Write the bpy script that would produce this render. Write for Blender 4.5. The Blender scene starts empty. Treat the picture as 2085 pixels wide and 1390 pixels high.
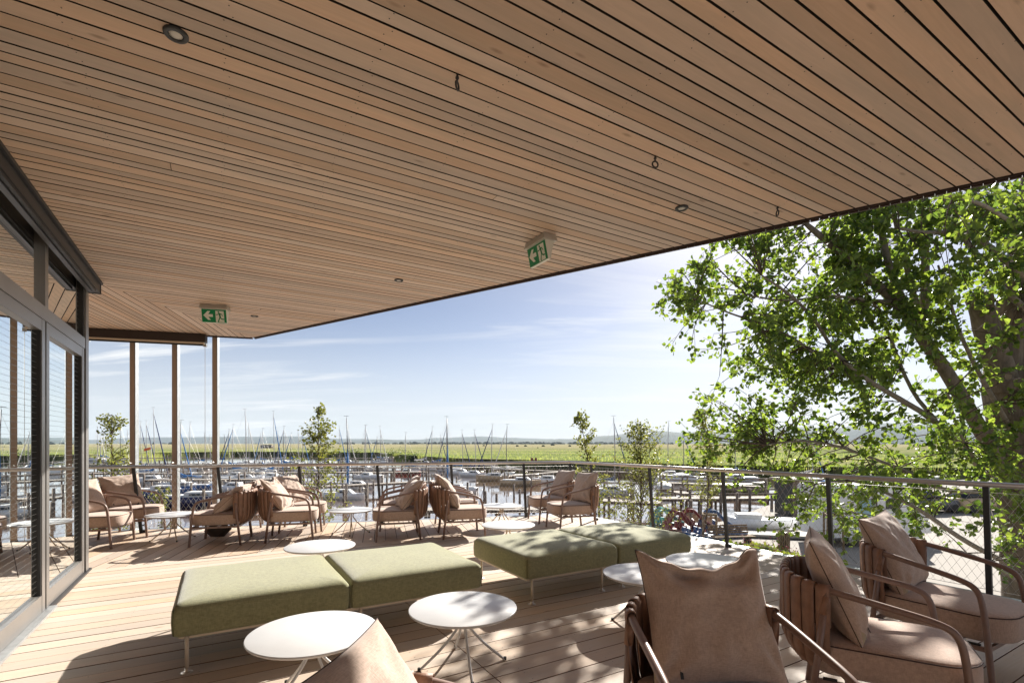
import bpy, math, random
from mathutils import Vector, Matrix, Quaternion, noise as mnoise
R = random.Random(7)
S = bpy.context.scene
C = S.collection
rad = math.radians
# ------------------------------------------------------------------ camera, sky, sun, exposure
EYE = 1.45
FPX, CX, HZ = 1010.0, 1042.5, 902.0          # focal length, centre column and horizon row, in pixels of a 2085 px wide frame
cam_d = bpy.data.cameras.new('camera'); cam = bpy.data.objects.new('camera', cam_d); C.objects.link(cam)
cam.location = (0, 0, EYE); cam.rotation_euler = (rad(90), 0, 0)
cam_d.sensor_width = 36; cam_d.lens = FPX/2085*36; cam_d.shift_y = (HZ-695)/2085
cam_d.clip_start = 0.05; cam_d.clip_end = 30000
S.camera = cam
SUN_AZ, SUN_EL = rad(28), rad(31)
W = bpy.data.worlds.new('World'); S.world = W; W.use_nodes = True
nt = W.node_tree; nt.nodes.clear()
def N(tree, t, **kw):
    n = tree.nodes.new(t)
    for k, v in kw.items(): setattr(n, k, v)
    return n
sky = N(nt, 'ShaderNodeTexSky', sky_type='NISHITA', sun_disc=False, sun_elevation=SUN_EL, sun_rotation=SUN_AZ,
        altitude=100, air_density=0.5, dust_density=0.5, ozone_density=0.7)
bg = N(nt, 'ShaderNodeBackground'); out = N(nt, 'ShaderNodeOutputWorld')
tc = N(nt, 'ShaderNodeTexCoord'); sep = N(nt, 'ShaderNodeSeparateXYZ')
# thin cirrus: a noise laid out on a plane high above, mixed over the sky
zz = N(nt, 'ShaderNodeMath', operation='ADD'); zz.inputs[1].default_value = 0.10
dv = N(nt, 'ShaderNodeVectorMath', operation='DIVIDE'); cmb = N(nt, 'ShaderNodeCombineXYZ')
mp = N(nt, 'ShaderNodeMapping'); mp.inputs['Scale'].default_value = (0.62, 2.6, 1); mp.inputs['Rotation'].default_value = (0, 0, rad(-17))
nz = N(nt, 'ShaderNodeTexNoise'); nz.inputs['Scale'].default_value = 0.85; nz.inputs['Detail'].default_value = 9; nz.inputs['Roughness'].default_value = 0.62; nz.inputs['Distortion'].default_value = 0.5
nz2 = N(nt, 'ShaderNodeTexNoise'); nz2.inputs['Scale'].default_value = 0.32; nz2.inputs['Detail'].default_value = 3
cr = N(nt, 'ShaderNodeMapRange'); cr.inputs[1].default_value = 0.49; cr.inputs[2].default_value = 0.67; cr.clamp = True
cr2 = N(nt, 'ShaderNodeMapRange'); cr2.inputs[1].default_value = 0.36; cr2.inputs[2].default_value = 0.58; cr2.clamp = True
mu = N(nt, 'ShaderNodeMath', operation='MULTIPLY'); mu2 = N(nt, 'ShaderNodeMath', operation='MULTIPLY'); mu2.inputs[1].default_value = 0.95
mx = N(nt, 'ShaderNodeMix', data_type='RGBA')
mx.inputs[7].default_value = (8.2, 8.3, 8.4, 1)
# low veil of haze along the horizon
veil = N(nt, 'ShaderNodeMapRange'); veil.inputs[1].default_value = 0.0; veil.inputs[2].default_value = 0.27; veil.inputs[3].default_value = 0.85; veil.inputs[4].default_value = 0.13; veil.clamp = True; veil.interpolation_type = 'SMOOTHSTEP'
mxv = N(nt, 'ShaderNodeMix', data_type='RGBA'); mxv.inputs[7].default_value = (6.7, 6.9, 7.0, 1)
L = nt.links.new
L(tc.outputs['Generated'], sep.inputs[0]); L(sep.outputs[2], zz.inputs[0])
L(zz.outputs[0], cmb.inputs[0]); L(zz.outputs[0], cmb.inputs[1]); L(zz.outputs[0], cmb.inputs[2])
L(tc.outputs['Generated'], dv.inputs[0]); L(cmb.outputs[0], dv.inputs[1]); L(dv.outputs[0], mp.inputs[0])
L(mp.outputs[0], nz.inputs[0]); L(mp.outputs[0], nz2.inputs[0])
L(nz.outputs['Fac'], cr.inputs[0]); L(nz2.outputs['Fac'], cr2.inputs[0])
L(cr.outputs[0], mu.inputs[0]); L(cr2.outputs[0], mu.inputs[1]); L(mu.outputs[0], mu2.inputs[0])
L(sep.outputs[2], veil.inputs[0])
L(sky.outputs[0], mxv.inputs[6]); L(veil.outputs[0], mxv.inputs[0])
L(mxv.outputs[2], mx.inputs[6]); L(mu2.outputs[0], mx.inputs[0]); L(mx.outputs[2], bg.inputs[0]); L(bg.outputs[0], out.inputs[0])
bg.inputs[1].default_value = 0.05
sun_d = bpy.data.lights.new('sun', 'SUN'); sun = bpy.data.objects.new('sun', sun_d); C.objects.link(sun)
sun_d.energy = 4.9; sun_d.angle = rad(0.55); sun_d.color = (1.0, 0.95, 0.87)
sdir = Vector((math.sin(SUN_AZ)*math.cos(SUN_EL), math.cos(SUN_AZ)*math.cos(SUN_EL), math.sin(SUN_EL)))
sun.rotation_euler = (-sdir).to_track_quat('-Z', 'Y').to_euler()
vs = S.view_settings; vs.view_transform = 'Standard'; vs.look = 'None'; vs.gamma = 1; vs.exposure = 1.32; vs.use_curve_mapping = False
S.render.engine = 'CYCLES'
cy = S.cycles; cy.max_bounces = 8; cy.diffuse_bounces = 4; cy.glossy_bounces = 4; cy.transmission_bounces = 6; cy.transparent_max_bounces = 24
cy.volume_bounces = 0; cy.sample_clamp_indirect = 6; cy.use_denoising = True; cy.caustics_reflective = False; cy.caustics_refractive = False

# ------------------------------------------------------------------ helpers
def ground_pt(px, py, z):                     # where the sight line through a pixel of the photograph meets height z
    d = (EYE-z)*FPX/(py-HZ); return Vector(((px-CX)/FPX*d, d, z))
def at_depth(px, py, d):
    return Vector(((px-CX)/FPX*d, d, EYE-(py-HZ)/FPX*d))
def on_water(px, py): return ground_pt(px, py, ZW)
ZW, ZG, ZC = -3.9, -3.2, 3.30                 # water, ground, ceiling
def V(*a): return Vector(a)
def dirv(deg): return V(math.cos(rad(deg)), math.sin(rad(deg)), 0)

class MB:
    def __init__(s): s.v = []; s.f = []; s.sm = []
    def add(s, vs, fs, smooth=False):
        b = len(s.v); s.v += [tuple(x) for x in vs]
        for f in fs: s.f.append(tuple(i+b for i in f)); s.sm.append(smooth)
        return s
    def box(s, c, d, M=None):
        x, y, z = d[0]/2, d[1]/2, d[2]/2; c = Vector(c)
        vs = [V(a, b, e) for a in (-x, x) for b in (-y, y) for e in (-z, z)]
        vs = [(M @ p if M else p)+c for p in vs]
        return s.add(vs, [(0,1,3,2),(4,6,7,5),(0,4,5,1),(2,3,7,6),(0,2,6,4),(1,5,7,3)])
    def bar(s, a, b, w, h, up=V(0,0,1)):      # rectangular bar from a to b
        a, b = Vector(a), Vector(b); t = (b-a).normalized()
        if abs(t.dot(up)) > .99: up = V(0,1,0)
        sx = t.cross(up).normalized(); uz = sx.cross(t)
        vs = [p+sx*(i*w/2)+uz*(j*h/2) for p in (a, b) for i, j in ((-1,-1),(1,-1),(1,1),(-1,1))]
        return s.add(vs, [(0,1,2,3),(7,6,5,4),(0,4,5,1),(1,5,6,2),(2,6,7,3),(3,7,4,0)])
    def tube(s, pts, r, n=8, caps=True, smooth=True, closed=False):
        pts = [Vector(p) for p in pts]; m = len(pts)
        rs = r if isinstance(r, (list, tuple)) else [r]*m
        def tang(i):
            if closed: return (pts[(i+1)%m]-pts[i-1]).normalized()
            return (pts[min(i+1, m-1)]-pts[max(i-1, 0)]).normalized()
        t0 = tang(0); u = t0.cross(V(0,0,1))
        if u.length < .05: u = t0.cross(V(1,0,0))
        u.normalize(); vs = []; prev = t0
        for i in range(m):
            t = tang(i); q = prev.rotation_difference(t); u = q @ u; u = (u-t*u.dot(t)).normalized(); w = t.cross(u); prev = t
            for k in range(n):
                a = 2*math.pi*k/n; vs.append(pts[i]+(u*math.cos(a)+w*math.sin(a))*rs[i])
        fs = []
        for i in range(m if closed else m-1):
            j = (i+1) % m
            for k in range(n): fs.append((i*n+k, i*n+(k+1)%n, j*n+(k+1)%n, j*n+k))
        s.add(vs, fs, smooth)
        if caps and not closed:
            b = len(s.v)-m*n
            s.f.append(tuple(b+k for k in range(n-1, -1, -1))); s.sm.append(False)
            s.f.append(tuple(b+(m-1)*n+k for k in range(n))); s.sm.append(False)
        return s
    def loft(s, rings, smooth=True, cap=True):
        n = len(rings[0]); vs = [p for r in rings for p in r]; fs = []
        for i in range(len(rings)-1):
            for k in range(n): fs.append((i*n+k, i*n+(k+1)%n, (i+1)*n+(k+1)%n, (i+1)*n+k))
        b = len(s.v); s.add(vs, fs, smooth)
        if cap:
            s.f.append(tuple(b+k for k in range(n-1, -1, -1))); s.sm.append(False)
            s.f.append(tuple(b+(len(rings)-1)*n+k for k in range(n))); s.sm.append(False)
        return s
    def lathe(s, c, prof, n=32, smooth=True):
        c = Vector(c)
        return s.loft([[c+V(r*math.cos(2*math.pi*k/n), r*math.sin(2*math.pi*k/n), z) for k in range(n)] for r, z in prof], smooth)
    def prism(s, poly, z0, z1):
        n = len(poly)
        vs = [V(p[0], p[1], z0) for p in poly]+[V(p[0], p[1], z1) for p in poly]
        return s.add(vs, [tuple(range(n-1, -1, -1)), tuple(range(n, 2*n))]+[(k, (k+1)%n, n+(k+1)%n, n+k) for k in range(n)])
    def mesh(s, name, m):
        me = bpy.data.meshes.new(name); me.from_pydata(s.v, [], s.f)
        me.polygons.foreach_set('use_smooth', s.sm)
        if m: me.materials.append(m)
        me.update(); return me
    def build(s, name, m, parent=None, loc=None, rot=None):
        return link(name, s.mesh(name, m), parent, loc, rot)
def link(name, me, parent=None, loc=None, rot=None):
    o = bpy.data.objects.new(name, me); C.objects.link(o)
    if parent: o.parent = parent
    if loc is not None: o.location = loc
    if rot is not None: o.rotation_euler = rot if not isinstance(rot, (int, float)) else (0, 0, rot)
    return o
def tag(o, label=None, cat=None, group=None, kind=None):
    if label: o['label'] = label
    if cat: o['category'] = cat
    if group: o['group'] = group
    if kind: o['kind'] = kind
    return o
def empty(name, loc=(0,0,0), rz=0, **kw):
    o = bpy.data.objects.new(name, None); C.objects.link(o); o.location = loc; o.rotation_euler = (0, 0, rz); o.empty_display_size = .1
    return tag(o, **kw)
def dup(o, parent=None):
    c = o.copy(); C.objects.link(c); c.parent = parent
    for ch in [x for x in KIDS.get(o.name, [])] or list(o.children): dup(ch, c)
    return c
KIDS = {}
def clip(poly, hp):                            # keep the part of a 2D polygon with n.p <= d for each half plane
    for nx, ny, d in hp:
        outp = []
        for i in range(len(poly)):
            a, b = poly[i], poly[(i+1) % len(poly)]
            da, db = nx*a[0]+ny*a[1]-d, nx*b[0]+ny*b[1]-d
            if da <= 0: outp.append(a)
            if da*db < 0:
                t = da/(da-db); outp.append((a[0]+(b[0]-a[0])*t, a[1]+(b[1]-a[1])*t))
        poly = outp
        if len(poly) < 3: return []
    return poly
def hp_line(p, q, inside):                     # half plane bounded by the line p-q that holds the point inside
    nx, ny = q[1]-p[1], -(q[0]-p[0]); l = math.hypot(nx, ny); nx /= l; ny /= l; d = nx*p[0]+ny*p[1]
    if nx*inside[0]+ny*inside[1] > d: nx, ny, d = -nx, -ny, -d
    return (nx, ny, d)

# ------------------------------------------------------------------ materials
MATS = {}
def mat(name, col, rough=.5, metal=0, noise=0, nscale=8, bump=0, bscale=40, spec=.5, stretch=None, col2=None, trans=0, coords='Object', sheen=0, rand=0, detail=4):
    m = bpy.data.materials.new(name); m.use_nodes = True; t = m.node_tree; p = t.nodes['Principled BSDF']
    p.inputs['Base Color'].default_value = (*col, 1); p.inputs['Roughness'].default_value = rough; p.inputs['Metallic'].default_value = metal
    p.inputs['Specular IOR Level'].default_value = spec
    if sheen: p.inputs['Sheen Weight'].default_value = sheen
    if noise or bump or rand:
        c = N(t, 'ShaderNodeTexCoord'); mpn = N(t, 'ShaderNodeMapping'); oi = N(t, 'ShaderNodeObjectInfo')
        if stretch: mpn.inputs['Scale'].default_value = stretch
        t.links.new(c.outputs[coords], mpn.inputs[0])
        if rand:
            sc = N(t, 'ShaderNodeVectorMath', operation='SCALE'); sc.inputs[3].default_value = 37.0
            cb = N(t, 'ShaderNodeCombineXYZ'); t.links.new(oi.outputs['Random'], cb.inputs[0]); t.links.new(oi.outputs['Random'], cb.inputs[1]); t.links.new(cb.outputs[0], sc.inputs[0]); t.links.new(sc.outputs[0], mpn.inputs['Location'])
        if noise:
            n = N(t, 'ShaderNodeTexNoise'); n.inputs['Scale'].default_value = nscale; n.inputs['Detail'].default_value = detail; n.inputs['Roughness'].default_value = .6
            t.links.new(mpn.outputs[0], n.inputs[0])
            mr = N(t, 'ShaderNodeMapRange'); mr.inputs[1].default_value = .3; mr.inputs[2].default_value = .7
            t.links.new(n.outputs['Fac'], mr.inputs[0])
            mi = N(t, 'ShaderNodeMix', data_type='RGBA')
            c2 = col2 or tuple(x*(1-noise) for x in col)
            mi.inputs[6].default_value = (*col, 1); mi.inputs[7].default_value = (*c2, 1)
            t.links.new(mr.outputs[0], mi.inputs[0]); last = mi.outputs[2]
        else:
            rgb = N(t, 'ShaderNodeRGB'); rgb.outputs[0].default_value = (*col, 1); last = rgb.outputs[0]
        if rand:
            hs = N(t, 'ShaderNodeHueSaturation'); mr2 = N(t, 'ShaderNodeMapRange'); mr2.inputs[3].default_value = 1-rand; mr2.inputs[4].default_value = 1+rand
            t.links.new(oi.outputs['Random'], mr2.inputs[0]); t.links.new(mr2.outputs[0], hs.inputs['Value']); t.links.new(last, hs.inputs['Color']); last = hs.outputs[0]
        t.links.new(last, p.inputs['Base Color'])
        if bump:
            n2 = N(t, 'ShaderNodeTexNoise'); n2.inputs['Scale'].default_value = bscale; n2.inputs['Detail'].default_value = 3
            t.links.new(mpn.outputs[0], n2.inputs[0]); b = N(t, 'ShaderNodeBump'); b.inputs['Strength'].default_value = bump; b.inputs['Distance'].default_value = .01
            t.links.new(n2.outputs['Fac'], b.inputs['Height']); t.links.new(b.outputs[0], p.inputs['Normal'])
    MATS[name] = m; return m

def wood_mat(name, base, dark, grey, rough, knots=True, rand=.13):
    """sawn softwood: long grain lines, cathedral rings, knots, each board with its own shift and tone; local X runs along the board"""
    m = bpy.data.materials.new(name); m.use_nodes = True; t = m.node_tree; p = t.nodes['Principled BSDF']; l = t.links.new
    c = N(t, 'ShaderNodeTexCoord'); oi = N(t, 'ShaderNodeObjectInfo')
    sc = N(t, 'ShaderNodeMath', operation='MULTIPLY'); sc.inputs[1].default_value = 53.0; l(oi.outputs['Random'], sc.inputs[0])
    cb = N(t, 'ShaderNodeCombineXYZ'); l(sc.outputs[0], cb.inputs[0]); l(sc.outputs[0], cb.inputs[2])
    ad = N(t, 'ShaderNodeVectorMath', operation='ADD'); l(c.outputs['Object'], ad.inputs[0]); l(cb.outputs[0], ad.inputs[1])
    mp1 = N(t, 'ShaderNodeMapping'); mp1.inputs['Scale'].default_value = (1.3, 22, 22); l(ad.outputs[0], mp1.inputs[0])
    n1 = N(t, 'ShaderNodeTexNoise'); n1.inputs['Scale'].default_value = 1.0; n1.inputs['Detail'].default_value = 4; n1.inputs['Distortion'].default_value = .6; l(mp1.outputs[0], n1.inputs[0])
    rg = N(t, 'ShaderNodeMath', operation='MULTIPLY'); rg.inputs[1].default_value = 34; l(n1.outputs['Fac'], rg.inputs[0])
    sn = N(t, 'ShaderNodeMath', operation='SINE'); l(rg.outputs[0], sn.inputs[0])
    gr = N(t, 'ShaderNodeMapRange'); gr.inputs[1].default_value = -1; gr.inputs[2].default_value = 1; gr.inputs[3].default_value = 0; gr.inputs[4].default_value = .22; l(sn.outputs[0], gr.inputs[0])
    m1 = N(t, 'ShaderNodeMix', data_type='RGBA'); m1.inputs[6].default_value = (*base, 1); m1.inputs[7].default_value = (*dark, 1); l(gr.outputs[0], m1.inputs[0])
    # broad weathering
    mp2 = N(t, 'ShaderNodeMapping'); mp2.inputs['Scale'].default_value = (.9, 6, 6); l(ad.outputs[0], mp2.inputs[0])
    n2 = N(t, 'ShaderNodeTexNoise'); n2.inputs['Scale'].default_value = 1.6; n2.inputs['Detail'].default_value = 5; l(mp2.outputs[0], n2.inputs[0])
    mr = N(t, 'ShaderNodeMapRange'); mr.inputs[1].default_value = .42; mr.inputs[2].default_value = .72; mr.inputs[4].default_value = .6; l(n2.outputs['Fac'], mr.inputs[0])
    m2 = N(t, 'ShaderNodeMix', data_type='RGBA'); m2.inputs[7].default_value = (*grey, 1); l(m1.outputs[2], m2.inputs[6]); l(mr.outputs[0], m2.inputs[0])
    last = m2.outputs[2]
    if knots:
        mp3 = N(t, 'ShaderNodeMapping'); mp3.inputs['Scale'].default_value = (4.2, 13, 13); l(ad.outputs[0], mp3.inputs[0])
        vo = N(t, 'ShaderNodeTexVoronoi'); vo.inputs['Scale'].default_value = 1.0; l(mp3.outputs[0], vo.inputs[0])
        kr = N(t, 'ShaderNodeMapRange'); kr.inputs[1].default_value = .06; kr.inputs[2].default_value = .20; kr.inputs[3].default_value = .62; kr.inputs[4].default_value = 0; l(vo.outputs['Distance'], kr.inputs[0])
        m3 = N(t, 'ShaderNodeMix', data_type='RGBA'); m3.inputs[7].default_value = (dark[0]*.5, dark[1]*.45, dark[2]*.42, 1); l(last, m3.inputs[6]); kq = N(t, 'ShaderNodeSeparateColor'); l(vo.outputs['Color'], kq.inputs[0]); kg = N(t, 'ShaderNodeMath', operation='GREATER_THAN'); kg.inputs[1].default_value = .80; l(kq.outputs[0], kg.inputs[0]); km = N(t, 'ShaderNodeMath', operation='MULTIPLY'); l(kr.outputs[0], km.inputs[0]); l(kg.outputs[0], km.inputs[1]); l(km.outputs[0], m3.inputs[0]); last = m3.outputs[2]
    hs = N(t, 'ShaderNodeHueSaturation'); v = N(t, 'ShaderNodeMapRange'); v.inputs[3].default_value = 1-rand; v.inputs[4].default_value = 1+rand
    l(oi.outputs['Random'], v.inputs[0]); l(v.outputs[0], hs.inputs['Value'])
    fr = N(t, 'ShaderNodeMath', operation='FRACT'); mul = N(t, 'ShaderNodeMath', operation='MULTIPLY'); mul.inputs[1].default_value = 7.31; l(oi.outputs['Random'], mul.inputs[0]); l(mul.outputs[0], fr.inputs[0])
    sv = N(t, 'ShaderNodeMapRange'); sv.inputs[3].default_value = .72; sv.inputs[4].default_value = 1.12; l(fr.outputs[0], sv.inputs[0]); l(sv.outputs[0], hs.inputs['Saturation'])
    l(last, hs.inputs['Color']); l(hs.outputs[0], p.inputs['Base Color'])
    p.inputs['Roughness'].default_value = rough; p.inputs['Specular IOR Level'].default_value = .35
    b = N(t, 'ShaderNodeBump'); b.inputs['Strength'].default_value = .25; b.inputs['Distance'].default_value = .004; l(gr.outputs[0], b.inputs['Height']); l(b.outputs[0], p.inputs['Normal'])
    return m
M_ceil = wood_mat('stained larch ceiling', (.64,.47,.355), (.48,.335,.24), (.48,.385,.305), .55, rand=.15)
M_deck = wood_mat('larch decking', (.55,.42,.31), (.42,.295,.20), (.46,.40,.335), .6, rand=.12)
M_ceilshade = mat('ceiling gap shade', (.022,.014,.010), .9)  # near-black on ceiling board sides, painted shade so the gaps read dark
M_deckshade = mat('deck gap shade', (.20,.105,.055), .85)  # brown on deck board sides, standing in for shade between the boards
M_gapd = mat('deck substructure', (.06,.035,.022), .9)
M_gapc = mat('black ceiling membrane', (.012,.011,.01), .95)
M_fasc = mat('dark brown fascia', (.055,.03,.022), .6, noise=.35, nscale=9)
M_roof = mat('roof felt', (.08,.075,.07), .9, noise=.3)
M_galv = mat('galvanised steel', (.50,.52,.53), .42, .85, noise=.25, nscale=14)
M_zinc = mat('grey painted steel', (.045,.046,.046), .5, .3, noise=.2, nscale=30)
M_inox = mat('brushed stainless steel', (.55,.50,.45), .36, 1.0, bump=.05, bscale=200, stretch=(1,40,40))
M_wire = mat('stainless cable', (.60,.58,.55), .45, .7)
M_alu = mat('bronze grey anodised aluminium', (.30,.285,.27), .38, .7, noise=.08, nscale=4)
M_alud = mat('dark grey cassette', (.030,.030,.032), .45, .2, noise=.2, nscale=5)
M_blk = mat('black rubber seal', (.012,.010,.009), .6)
M_white = mat('white powder coating', (.66,.66,.66), .36, noise=.07, nscale=5)
M_cream = mat('cream powder coated steel', (.62,.52,.40), .42, .1)
M_brown = mat('brown powder coated tube', (.235,.15,.118), .40, .0, noise=.15, nscale=20)
M_strap = mat('cognac leather strap', (.27,.145,.09), .58, noise=.3, nscale=18, bump=.15, bscale=120)
M_strapd = mat('dark brown strap', (.095,.042,.025), .62, noise=.3, nscale=18, bump=.15, bscale=120)
def fabric_mat(name, col, weave=900, var=.16):
    m = bpy.data.materials.new(name); m.use_nodes = True; t = m.node_tree; p = t.nodes['Principled BSDF']; l = t.links.new
    c = N(t, 'ShaderNodeTexCoord'); fac = []
    for st in ((1,.12,.12), (.12,1,.12), (.12,.12,1)):
        mpn = N(t, 'ShaderNodeMapping'); mpn.inputs['Scale'].default_value = st; l(c.outputs['Object'], mpn.inputs[0])
        n = N(t, 'ShaderNodeTexNoise'); n.inputs['Scale'].default_value = weave; n.inputs['Detail'].default_value = 1; l(mpn.outputs[0], n.inputs[0]); fac.append(n)
    a = N(t, 'ShaderNodeMath', operation='ADD'); l(fac[0].outputs['Fac'], a.inputs[0]); l(fac[1].outputs['Fac'], a.inputs[1])
    a2 = N(t, 'ShaderNodeMath', operation='ADD'); l(a.outputs[0], a2.inputs[0]); l(fac[2].outputs['Fac'], a2.inputs[1])
    big = N(t, 'ShaderNodeTexNoise'); big.inputs['Scale'].default_value = 5; big.inputs['Detail'].default_value = 5; l(c.outputs['Object'], big.inputs[0])
    a3 = N(t, 'ShaderNodeMath', operation='MULTIPLY_ADD'); l(big.outputs['Fac'], a3.inputs[0]); a3.inputs[1].default_value = .5; l(a2.outputs[0], a3.inputs[2])
    mr = N(t, 'ShaderNodeMapRange'); mr.inputs[1].default_value = 1.35; mr.inputs[2].default_value = 2.15; l(a3.outputs[0], mr.inputs[0])
    mi = N(t, 'ShaderNodeMix', data_type='RGBA'); mi.inputs[6].default_value = (*[x*(1-var) for x in col], 1); mi.inputs[7].default_value = (*[min(1, x*(1+var)) for x in col], 1); l(mr.outputs[0], mi.inputs[0])
    l(mi.outputs[2], p.inputs['Base Color']); p.inputs['Roughness'].default_value = .9; p.inputs['Sheen Weight'].default_value = .35; p.inputs['Sheen Roughness'].default_value = .5; p.inputs['Specular IOR Level'].default_value = .2
    b = N(t, 'ShaderNodeBump'); b.inputs['Strength'].default_value = .3; b.inputs['Distance'].default_value = .002; l(a2.outputs[0], b.inputs['Height']); l(b.outputs[0], p.inputs['Normal'])
    return m
M_fab = fabric_mat('taupe woven fabric', (.46,.335,.265), 420)
M_pil = fabric_mat('taupe pillow fabric', (.47,.355,.285), 420)
M_green = fabric_mat('sage green upholstery', (.255,.25,.135), 330, .2)
M_pipe = mat('dark piping', (.06,.035,.03), .8)
M_tagw = mat('beige suede tag', (.42,.33,.22), .8)
# leaves
def leaf_mat(name, a, b, tr, shift=.5):
    m = bpy.data.materials.new(name); m.use_nodes = True; t = m.node_tree; p = t.nodes['Principled BSDF']; l = t.links.new
    g = N(t, 'ShaderNodeNewGeometry'); mi = N(t, 'ShaderNodeMix', data_type='RGBA'); mi.inputs[6].default_value = (*a, 1); mi.inputs[7].default_value = (*b, 1)
    l(g.outputs['Random Per Island'], mi.inputs[0]); l(mi.outputs[2], p.inputs['Base Color']); p.inputs['Roughness'].default_value = .42; p.inputs['Specular IOR Level'].default_value = .45
    tl = N(t, 'ShaderNodeBsdfTranslucent'); hs = N(t, 'ShaderNodeMix', data_type='RGBA', blend_type='MULTIPLY'); hs.inputs[0].default_value = 1; hs.inputs[7].default_value = (*tr, 1); l(mi.outputs[2], hs.inputs[6]); l(hs.outputs[2], tl.inputs[0])
    ms = N(t, 'ShaderNodeMixShader'); ms.inputs[0].default_value = shift; l(p.outputs[0], ms.inputs[1]); l(tl.outputs[0], ms.inputs[2]); l(ms.outputs[0], t.nodes['Material Output'].inputs[0])
    return m
M_leaf = leaf_mat('poplar leaf', (.036,.064,.018), (.12,.15,.038), (3.5,3.6,1.5), .47)
M_leafy = leaf_mat('young birch leaf', (.07,.09,.022), (.16,.17,.05), (2.6,2.4,1.4), .42)
M_reedb = leaf_mat('reed blade', (.16,.20,.06), (.28,.28,.12), (2.4,2.4,1.5), .5)
M_bark = mat('poplar bark', (.25,.195,.145), .95, noise=.65, nscale=9, stretch=(1,1,.18), bump=1.0, bscale=14, detail=8)
M_barkl = mat('pale branch bark', (.30,.25,.19), .9, noise=.45, nscale=12, bump=.4, bscale=30)
M_twig = mat('twig bark', (.10,.065,.045), .9)
M_cutw = mat('sawn wood', (.33,.24,.15), .9, noise=.4, nscale=16)
M_jet = mat('weathered jetty wood', (.42,.38,.33), .9, noise=.45, nscale=3, col2=(.26,.225,.19), stretch=(1,1,.3))
M_pile = mat('wet dark pile wood', (.24,.19,.15), .85, noise=.5, nscale=4, stretch=(1,1,.2))
M_hull = mat('white gelcoat', (.84,.85,.86), .28, noise=.06, nscale=2)
M_hullb = mat('blue gelcoat', (.03,.08,.22), .25)
M_hulln = mat('navy gelcoat', (.018,.022,.09), .25)
M_hullt = mat('tan varnished hull', (.62,.45,.27), .35, noise=.3, nscale=2)
M_hullg = mat('olive green gelcoat', (.33,.35,.18), .35)
M_hullr = mat('red painted waterline', (.35,.04,.03), .4)
M_deckw = mat('boat deck paint', (.80,.80,.78), .5, noise=.12, nscale=6)
M_win = mat('dark boat window', (.02,.025,.03), .12)
M_mast = mat('silver mast alloy', (.42,.43,.45), .65, .1)
M_mastd = mat('dark mast alloy', (.11,.11,.12), .4, .5)
M_canv = mat('royal blue canvas', (.05,.20,.50), .8, noise=.25, nscale=5)
M_canvn = mat('navy canvas', (.025,.04,.15), .8, noise=.25, nscale=5)
M_canvw = mat('white canvas', (.68,.68,.66), .8, noise=.1, nscale=5)
M_canvg = mat('grey blue canvas', (.13,.19,.29), .8, noise=.2, nscale=5)
M_red = mat('dark red plastic', (.26,.055,.055), .5, noise=.35, nscale=3)
M_teal = mat('turquoise plastic', (.12,.42,.40), .5, noise=.3, nscale=3)
M_bluep = mat('blue plastic', (.07,.15,.32), .5, noise=.35, nscale=3)
M_orange = mat('orange red fabric', (.75,.16,.05), .7)
M_pave = mat('light gravel paving', (.33,.30,.265), .95, noise=.25, nscale=1.2, bump=.4, bscale=60, coords='Generated')
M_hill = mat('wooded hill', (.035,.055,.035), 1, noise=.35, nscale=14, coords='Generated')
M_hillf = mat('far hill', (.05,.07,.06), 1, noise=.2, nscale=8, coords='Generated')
M_bush = mat('dark shrub', (.035,.055,.02), 1, noise=.5, nscale=.5)
M_green_sign = mat('safety green', (.0,.23,.075), .35)
M_sign_w = mat('sign white', (.82,.82,.74), .35)
M_sign_h = mat('sign housing grey white', (.50,.47,.42), .45)
M_lamp = mat('downlight lens', (.62,.60,.55), .4)

# ------------------------------------------------------------------ terrace frame
WA, WN = V(.5105, -.8599, 0), V(.8599, .5105, 0)     # along the glass wall towards the camera, and out over the terrace
BU, BN = V(.8599, .5105, 0), V(-.5105, .8599, 0)     # along the boards, across them
P0 = V(-4.86, 5.65, 0)
K = V(1.21, 9.98, 0)                                 # corner of the railing at deck height
LD, RD = -dirv(15), V(.5105, -.8599, 0)              # railing directions away from the corner
LO, RO = V(-.2588, .9659, 0), V(.8599, .5105, 0)     # their outward normals
LB, LBN = dirv(105), dirv(15)                        # boards of the far left zone
def xy(v): return (v[0], v[1])
# deck outline
eL0, eL1 = K+LO*.14+RO*.05, K+LD*14+LO*.45
eR1 = K+RD*16+RO*.14
inside = (0, 7)
HP_L = hp_line(xy(eL0), xy(eL1), (0, 3)); HP_R = hp_line(xy(K+RO*.14), xy(eR1), (0, 3))
HP_W = hp_line(xy(P0), xy(P0+WA*5), (3, 3))
nB = P0.dot(BN)
HP_front = (BN.x, BN.y, nB); HP_back = (-BN.x, -BN.y, -nB)

def board(name, poly, z0, z1, ax, m, parent):        # one board: outline in plan, local X along the board
    cx = sum(p[0] for p in poly)/len(poly); cyy = sum(p[1] for p in poly)/len(poly)
    a = math.atan2(ax.y, ax.x); ca, sa = math.cos(a), math.sin(a)
    lp = [((p[0]-cx)*ca+(p[1]-cyy)*sa, -(p[0]-cx)*sa+(p[1]-cyy)*ca) for p in poly]
    mb = MB(); mb.prism(lp, 0, z1-z0)
    o = mb.build(name, m, parent, (cx, cyy, z0), a)
    o.data.materials.append(M_ceilshade if m == M_ceil else M_deckshade)
    for f in o.data.polygons[2:]: f.material_index = 1  # side faces take the painted gap shade
    return o
def strip(ax, an, n0, n1, s0=-30, s1=30):
    return [xy(ax*s+an*n) for s, n in ((s0, n0), (s1, n0), (s1, n1), (s0, n1))]

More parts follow.
